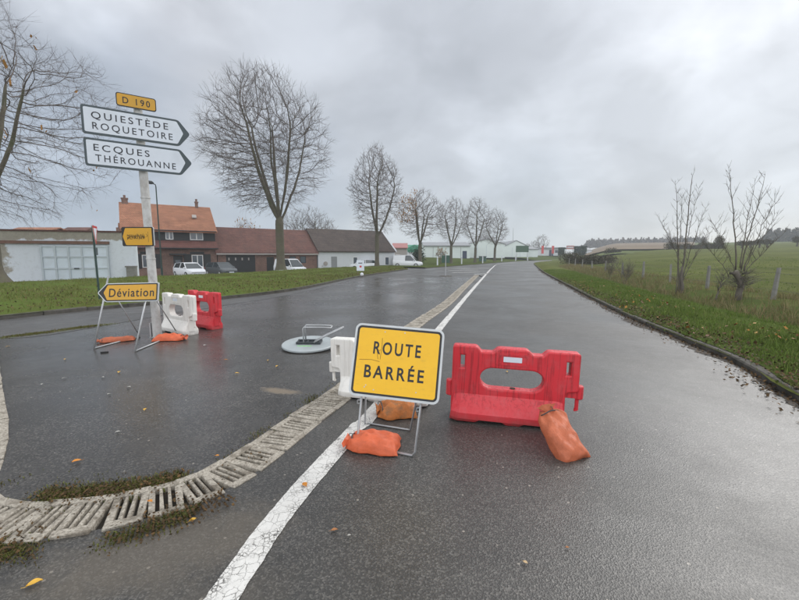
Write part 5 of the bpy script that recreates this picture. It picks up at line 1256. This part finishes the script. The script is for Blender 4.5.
# warehouses
def hall(px0, px1, Y, z0, ze, zr, label, rz, depth, gable_front=False, name='metal_hall'):
    a_, c_ = A(px0, Y, ze), A(px1, Y, ze); Wd = abs(c_.x-a_.x)/math.cos(rz); h = empty(name, Vector((a_.x, Y, z0)), rz, label, 'industrial hall')
    b = MB()
    if gable_front:
        b.prism([(0, 0), (Wd, 0), (Wd, ze-z0), (Wd/2, zr-z0), (0, ze-z0)], 0, depth); b.build('wall', M['warehouse'], h)
        b = MB()
        for s_ in (0, 1):
            xa, xb = (-.3, Wd/2) if s_ == 0 else (Wd+.3, Wd/2); za = ze-z0-.1
            vs = [(xa, -.2, za), (xb, -.2, zr-z0+.02), (xb, depth+.2, zr-z0+.02), (xa, depth+.2, za)]; vs += [(x, y, z+.18) for x, y, z in vs]; b.add(vs, [(0, 1, 2, 3), (4, 5, 6, 7), (0, 1, 5, 4), (1, 2, 6, 5), (2, 3, 7, 6), (3, 0, 4, 7)])
        b.build('roof', M['roof_grey'], h)
    else:
        gable_walls(b, 0, Wd, 0, depth, 0, ze-z0, zr-z0); b.build('wall', M['warehouse'], h)
        b = MB(); gable_roof(b, 0, Wd, 0, depth, ze-z0+.05, zr-z0+.06, .2, .4); b.build('roof', M['roof_grey'], h)
    b = MB(); n = int(Wd/2.4)
    for k in range(1, n): b.b2((Wd*k/n-.05, -.05, 0), (Wd*k/n+.05, -.003, ze-z0-.3))
    b.build('wall_rib', M['roof_grey'] if not gable_front else M['doorframe'], h); return h, Wd
h, wd = hall(424, 470, 108, .9, 4.2, 5.3, 'long pale green-white metal hall with grey roof behind the roadside trees', 0, 16)
slab(h, 'door', (wd*.84, -.08, 0), (wd*.84+1.15, -.004, 2.0), M['navy'])
h, wd = hall(468, 505, 114, 1.0, 4.9, 6.3, 'pale metal hall with low gable in the middle behind the trees', 0, 22, True)
h, wd = hall(504.5, 528, 128, 1.2, 4.6, 6.4, 'gabled white metal hall at the right end behind the green board', 0, 22, True)
h, wd = hall(526, 538, 131, 1.2, 3.7, 4.4, 'low white lean-to hall adjoining the gabled hall', 0, 14)
b = MB(); b.tube([(0, 0, 0), (0, 0, 11)], [.16, .06], 6); o = b.build('antenna_mast', M['galv'], None); p = A(512.5, 150, 2); p.z = 1; o.location = p; tag(o, 'thin mast rising behind the gabled white hall', 'mast')
# red-banner building
a_ = A(536, 182, 2); h = empty('roadside_shop', Vector((a_.x, 182, 1.7)), 0, 'low white building with dark windows and red banners beyond the bend', 'shop')
wd = A(562, 182, 2).x-a_.x
b = MB(); b.b2((0, 0, 0), (wd, 10, 3.2)); b.build('wall', M['whitewash'], h); slab(h, 'roof', (-.4, -.6, 3.2), (wd+.4, 10.4, 3.75), M['roof_grey'])
slab(h, 'dark_bay', (wd*.50, -.05, 0), (wd*.66, -.004, 2.6), M['navy']);
for k in (.72, .86): slab(h, 'window', (wd*k, -.06, 1.3), (wd*k+1.3, -.004, 2.5), M['glass'])
for k, px in enumerate((542.3, 552.6)):
    p = A(px, 176, 2); p.z = 1.7; t = empty('red_banner', p, 0, ['red vertical banner on a pole, left of two before the white shop', 'red vertical banner on a pole, right of two before the white shop'][k], 'banner', 'red banners before the shop')
    b = MB(); b.tube([(-.5, 0, -.2), (-.5, 0, 4.4)], .05, 6); b.build('pole', M['galv'], t); slab(t, 'banner', (-.45, -.03, .9), (.55, .03, 4.3), M['redbanner'])
for k, (p0, p1, zt) in enumerate(((560, 566, 5.3), (574.5, 587, 5.9))):
    a_, c_ = A(p0, 172, 2), A(p1, 172, 2); wd = c_.x-a_.x; P = np.stack([RNG.uniform(0, wd, 3500), RNG.uniform(0, 2.5, 3500), RNG.uniform(0, zt-1.9, 3500)], 1)
    o = mass('clipped_hedge', P, .22, M['hedgegreen'], ['narrow clipped dark green hedge left of the white gate', 'tall clipped dark green hedge block right of the white gate'][k], 'hedge'); o.location = (a_.x, 172, 1.8)
p = A(569.5, 168, 2); p.z = 1.8; t = empty('gate_sign', p, 0, 'pale red and white sign board on white posts between the dark hedges', 'sign')
for x in (-1.9, 1.5): slab(t, 'post', (x-.2, -.2, -.2), (x+.2, .2, 2.6), M['whitewash'])
slab(t, 'board', (-1.4, -.06, 2.6), (1.7, .06, 4.1), M['pinkroof']); slab(t, 'stripe', (-1.1, -.09, 3.2), (1.4, -.061, 3.55), M['whitewash'])
h, wd = small_house('far_house', 586, 592, 185, 2, 4.2, 5.2, 'tiny white house right of the tall clipped hedge', 'whitewash', 'roof_grey')

# ------------------------------------------------------------------ cars
def loft_rings(b, rings, mi=0, caps=True):
    n = len(rings[0]); k = len(b.v)
    fs = [(i*n+j, i*n+(j+1) % n, (i+1)*n+(j+1) % n, (i+1)*n+j) for i in range(len(rings)-1) for j in range(n)]
    if caps: fs += [tuple(range(n)), tuple(range((len(rings)-1)*n, len(rings)*n))[::-1]]
    b.add([p for r_ in rings for p in r_], fs, mi)
def car(label, loc, rz, paint, kind='hatch', group='cars parked before the houses', cat='car', name='parked_car'):
    """nose toward +x"""
    t = empty(name, loc, rz, label, cat, group); van = kind == 'van'
    L, Wd, Hh = (4.3, 1.8, 1.82) if van else (4.1, 1.76, 1.50)
    hl = L/2
    # lower body stations: x, half width, bottom z, shoulder z
    st = [(-hl, .70, .40, .80), (-hl+.12, .82, .28, .94), (-hl+.6, .88, .22, .98), (-.3, .88, .20, .96), (.75, .88, .20, .94), (hl-.75, .87, .22, .90), (hl-.25, .80, .26, .78), (hl, .62, .36, .62)]
    if van: st[0] = (-hl, .80, .40, 1.0); st[1] = (-hl+.05, .86, .28, 1.05)
    b = MB(); loft_rings(b, [[(x, -w*.94, z0), (x, -w, z0+.18), (x, -w, z1-.12), (x, -w*.93, z1), (x, w*.93, z1), (x, w, z1-.12), (x, w, z0+.18), (x, w*.94, z0)] for x, w, z0, z1 in st])
    b.build('body', paint, t, smooth=True, bevel=.03)
    # cabin: glass ring and painted roof
    cab = [(-hl+.18, .90), (-hl+.42, Hh-.10), (-.2, Hh-.03), (.35, Hh-.05), (1.22, .90)] if not van else [(-hl+.04, .95), (-hl+.14, Hh-.05), (.2, Hh-.03), (.5, Hh-.06), (1.35, .98)]
    zb = .90
    b = MB(); loft_rings(b, [[(x, -.78, zb-.05), (x, -.80, zb), (x, -.80+.20*(z-zb)/(Hh-zb), z-.001), (x, .80-.20*(z-zb)/(Hh-zb), z-.001), (x, .80, zb), (x, .78, zb-.05)] for x, z in cab]); b.build('window', M['carglass'], t)
    b = MB(); pts = cab[1:-1]; pts = [(pts[0][0]-.06, pts[0][1]-.06)]+pts+[(pts[-1][0]+.08, pts[-1][1]-.05)]
    loft_rings(b, [[(x, -.60-.03, z-.05), (x, -.58, z+.03), (x, .58, z+.03), (x, .63, z-.05)] for x, z in pts]); 
    for s_ in (-1, 1):
        for (xa, za, xc, zc_) in ((cab[0][0], zb, cab[1][0], cab[1][1]), (cab[-1][0], zb, cab[-2][0], cab[-2][1]), (-.35, zb, -.30, Hh-.05)):
            b.tube([(xa, s_*.80, za), (xc, s_*(.80-.20*(zc_-zb)/(Hh-zb)), zc_)], .045, 6)
        if van: b.b2((-hl+.08, s_*.79-.012, zb), (-.30, s_*.66+.02, Hh-.12)) if False else b.add([(-hl+.08, s_*.815, zb), (-.30, s_*.815, zb), (-.30, s_*.635, Hh-.08), (-hl+.14, s_*.635, Hh-.08), (-hl+.08, s_*.78, zb), (-.30, s_*.78, zb), (-.30, s_*.6, Hh-.08), (-hl+.14, s_*.6, Hh-.08)], [(0, 1, 2, 3), (4, 5, 6, 7), (0, 1, 5, 4), (1, 2, 6, 5), (2, 3, 7, 6), (3, 0, 4, 7)])
    b.build('roof', paint, t, bevel=.015)
    for s_ in (-1, 1):
        for x in (-hl+.72, hl-.82):
            b = MB(); b.tube([(x, s_*.70, .31), (x, s_*.89, .31), (x, s_*.905, .31)], [.31, .31, .27], 20); w_ = b.build('wheel', M['tyre'], t); b = MB(); b.tube([(x, s_*.90, .31), (x, s_*.918, .31)], [.20, .16], 16); b.build('rim', M['alu'], w_)
        b = MB(); b.add([(hl-.06, s_*.42, .60), (hl-.10, s_*.68, .60), (hl-.33, s_*.79, .70), (hl-.30, s_*.52, .80), (hl-.09, s_*.42, .56), (hl-.13, s_*.68, .56), (hl-.36, s_*.77, .66), (hl-.33, s_*.52, .74)], [(0, 1, 2, 3), (4, 5, 6, 7), (0, 1, 5, 4), (1, 2, 6, 5), (2, 3, 7, 6), (3, 0, 4, 7)]); b.build('headlight', M['lamp'], t)
        b = MB(); b.b2((.92, s_*.86-.09, .92), (1.08, s_*.86+.09, 1.06)); b.build('wing_mirror', paint if s_ > 0 else paint, t, bevel=.03)
    b = MB(); b.b2((hl-.12, -.40, .54), (hl-.005, .40, .63)); b.b2((hl-.18, -.55, .28), (hl-.0, .55, .38)); b.build('grille', M['carblack'], t, bevel=.01)
    b = MB(); b.b2((hl-.05, -.26, .41), (hl+.012, .26, .51)); b.build('number_plate', M['signwhite'], t)
    for s_ in (-1, 1): b = MB(); b.b2((-hl-.005, s_*.68-.1, .72), (-hl+.1, s_*.68+.1, .92)); b.build('tail_light', M['signred'], t)
    return t
def yp(px, Y, z=-.58): p = A(px, Y, z+.7); p.z = z; return p
car('white car parked nose-out before the brick house front door', yp(189.5, 39.5), R(-40), M['carwhite'])
car('dark grey car parked between the white car and the black garage door', yp(221.5, 42.3), R(-38), M['carblack'])
car('white compact van parked behind the forked tree by the annex', yp(290.5, 46.5), R(-38), M['carwhite'], 'van')
car('white car parked side-on before the white cottage windows', yp(363, 57, -.45), R(187), M['carwhite'])
car('white van parked at the driveway beside the wooden fence', yp(408, 59, -.12), R(-12), M['carwhite'], 'van', cat='van')
# wooden fence, bins, lamp, boards, delineators
p0, p1 = A(395.5, 64, .5), A(404.5, 67, .5); t = empty('wooden_fence', Vector((p0.x, p0.y, -.45)), math.atan2(p1.y-p0.y, p1.x-p0.x), 'grey wooden plank fence between the cottage and the white van', 'fence'); Lf = (p1-p0).length
b = MB()
for k in range(7): b.b2((Lf*k/7+.01, -.02, 0), (Lf*(k+1)/7-.04, .02, 1.85+.06*(k % 2)))
b.b2((0, .02, .4), (Lf, .06, .5)); b.b2((0, .02, 1.4), (Lf, .06, 1.5)); b.build('plank_panel', M['wood_grey'], t)
for x in (0, Lf): slab(t, 'post', (x-.05, .06, -.1), (x+.05, .16, 2.0), M['wood_grey'])
for k, (px, mt, lab) in enumerate(((311.5, 'carblack', 'black wheelie bin against the annex end wall, left of two'), (315, 'darkmetal', 'dark wheelie bin against the annex end wall, right of two'))):
    p = A(px, 55.2, .3); p.z = -.5; t = empty('wheelie_bin', p, RZ, lab, 'bin', 'wheelie bins by the annex'); b = MB()
    b.add([(-.22, -.25, .06), (.22, -.25, .06), (.22, .25, .06), (-.22, .25, .06), (-.29, -.36, .95), (.29, -.36, .95), (.29, .32, .95), (-.29, .32, .95)], [(0, 1, 2, 3), (4, 5, 6, 7), (0, 1, 5, 4), (1, 2, 6, 5), (2, 3, 7, 6), (3, 0, 4, 7)]); b.build('tub', M[mt], t, bevel=.03)
    b = MB(); b.b2((-.31, -.39, .951), (.31, .36, 1.03)); b.build('lid', M[mt], t, bevel=.02)
    for s_ in (-1, 1): b = MB(); b.tube([(s_*.2, .3, .1), (s_*.27, .3, .1)], .1, 12); b.build('wheel', M['tyre'], t)
p = A(162, 35.2, 0); p.z = -.35; t = empty('street_lamp', p, 0, 'slim dark street lamp standing behind the signpost before the brick house', 'street lamp')
b = MB(); b.tube([(0, 0, 0), (0, 0, .9), (0, 0, .95), (-.03, 0, 7.9)], [.085, .085, .06, .045], 10); b.build('pole', M['greenpaint'], t)
b = MB(); b.tube([(-.03, 0, 7.85), (-.03, -.05, 8.05), (-.10, -.35, 8.10)], .04, 8); b.build('bracket', M['darkmetal'], t)
b = MB(); b.tube([(-.10, -.2, 8.14), (-.14, -.45, 8.16), (-.18, -.75, 8.13), (-.2, -.85, 8.1)], [.06, .15, .14, .05], 10); b.build('lamp_head', M['darkmetal'], t)
# small upright board on the lawn
g = Vector((-2.95, 29.9, .16)); t = empty('lawn_board', g, R(-6), 'small white upright board with a red mark on the lawn before the cottage', 'sign board')
b = MB(); b.prism(rrect(.58, .80, .03, 0, .68), -.02, .02, 0); b.prism(rrect(.16, .14, .02, .02, .60), -.024, -.0195, 1); b.prism(rrect(.30, .06, .01, 0, .86), -.024, -.0195, 2); b.build('board', [M['signwhite'], M['signred'], M['letter_blue']], t)
for x in (-.2, .2): b = MB(); b.tube([(x, .03, -.15), (x, .03, .9)], .018, 6); b.build('stake', M['wood_grey'], t)
g = Vector((-2.75, 28.9, .14)); b = MB(); b.tube([(0, 0, 0), (0, 0, .12), (.02, 0, .2)], [.12, .13, .05], 8); o = b.build('white_marker_stone', M['whitewash']); o.location = g; tag(o, 'small white stone in the lawn below the upright board', 'stone')
# green plate seen from behind on a traffic island
g = G(445.5, 276.3); t = empty('square_road_sign', g, 0, 'dark green-grey square sign back on a pole at the mouth of the junction', 'road sign')
b = MB(); b.tube([(0, 0, -.05), (0, 0, 1.62)], .04, 10); b.build('pole', M['galv'], t); slab(t, 'sign_plate', (-.31, .045, 1.03), (.31, .07, 1.60), M['patina'], .01)
b = MB(); b.tube([(0, 0, .002), (0, 0, .05)], [.55, .42], 14); b.build('footing', M['kerb'], t)
WD = 'white delineator posts along the bend'
for k, (px, Y) in enumerate(((437.4, 60), (461.6, 70), (482.6, 79), (501.7, 94), (515.6, 103), (527.6, 112))):
    z = .14+(0 if Y < 80 else .25); p = A(px, Y, z); p.z = z
    lab = ['nearest white delineator post, left of the green square sign', 'white delineator post just right of the green square sign', 'white delineator post by the dark bin, third along the bend', 'white delineator post below the gabled hall wall', 'white delineator post left of the green board', 'farthest white delineator post, right of the green board'][k]
    t = empty('delineator_post', p, 0, lab, 'delineator', WD)
    b = MB(); b.tube([(0, 0, -.1), (0, 0, 1.25), (0, 0, 1.35)], [.11, .10, .05], 10); b.build('post', M['whitewash'], t)
    b = MB(); b.tube([(0, 0, 1.0), (0, 0, 1.12)], .103, 10); b.build('reflector_band', M['alu'], t)
p = A(482.5, 84, .8); p.z = .4; t = empty('dark_bin', p, 0, 'low dark green container behind the third delineator post', 'container'); slab(t, 'tub', (-.7, -.4, 0), (.7, .4, 1.0), M['patina'], .05); slab(t, 'lid', (-.75, -.45, 1.0), (.75, .45, 1.12), M['darkmetal'], .03)
p = A(522, 100, 1.5); p.z = .75; t = empty('green_board', p, 0, 'large dark green board on two posts before the gabled white hall', 'sign board')
slab(t, 'board', (-1.6, -.05, 1.75), (1.6, .05, 3.35), M['boardgreen'], .01)
for x in (-1.35, 1.35): b = MB(); b.tube([(x, .1, -.2), (x, .1, 3.2)], .06, 8); b.build('post', M['galv'], t)

# ------------------------------------------------------------------ damp air
b = MB(); b.b2((-160, -30, -1.9), (420, 1000, 60)); hz = b.build('haze', bpy.data.materials.new('damp_air')); hm = hz.data.materials[0]; hm.use_nodes = True
hn = hm.node_tree; hn.nodes.remove(hn.nodes['Principled BSDF']); pv = hn.nodes.new('ShaderNodeVolumePrincipled'); pv.inputs['Color'].default_value = (.80, .85, .92, 1); pv.inputs['Density'].default_value = .0009
hn.links.new(pv.outputs[0], hn.nodes['Material Output'].inputs['Volume']); tag(hz, kind='stuff')
SC.cycles.volume_bounces = 1
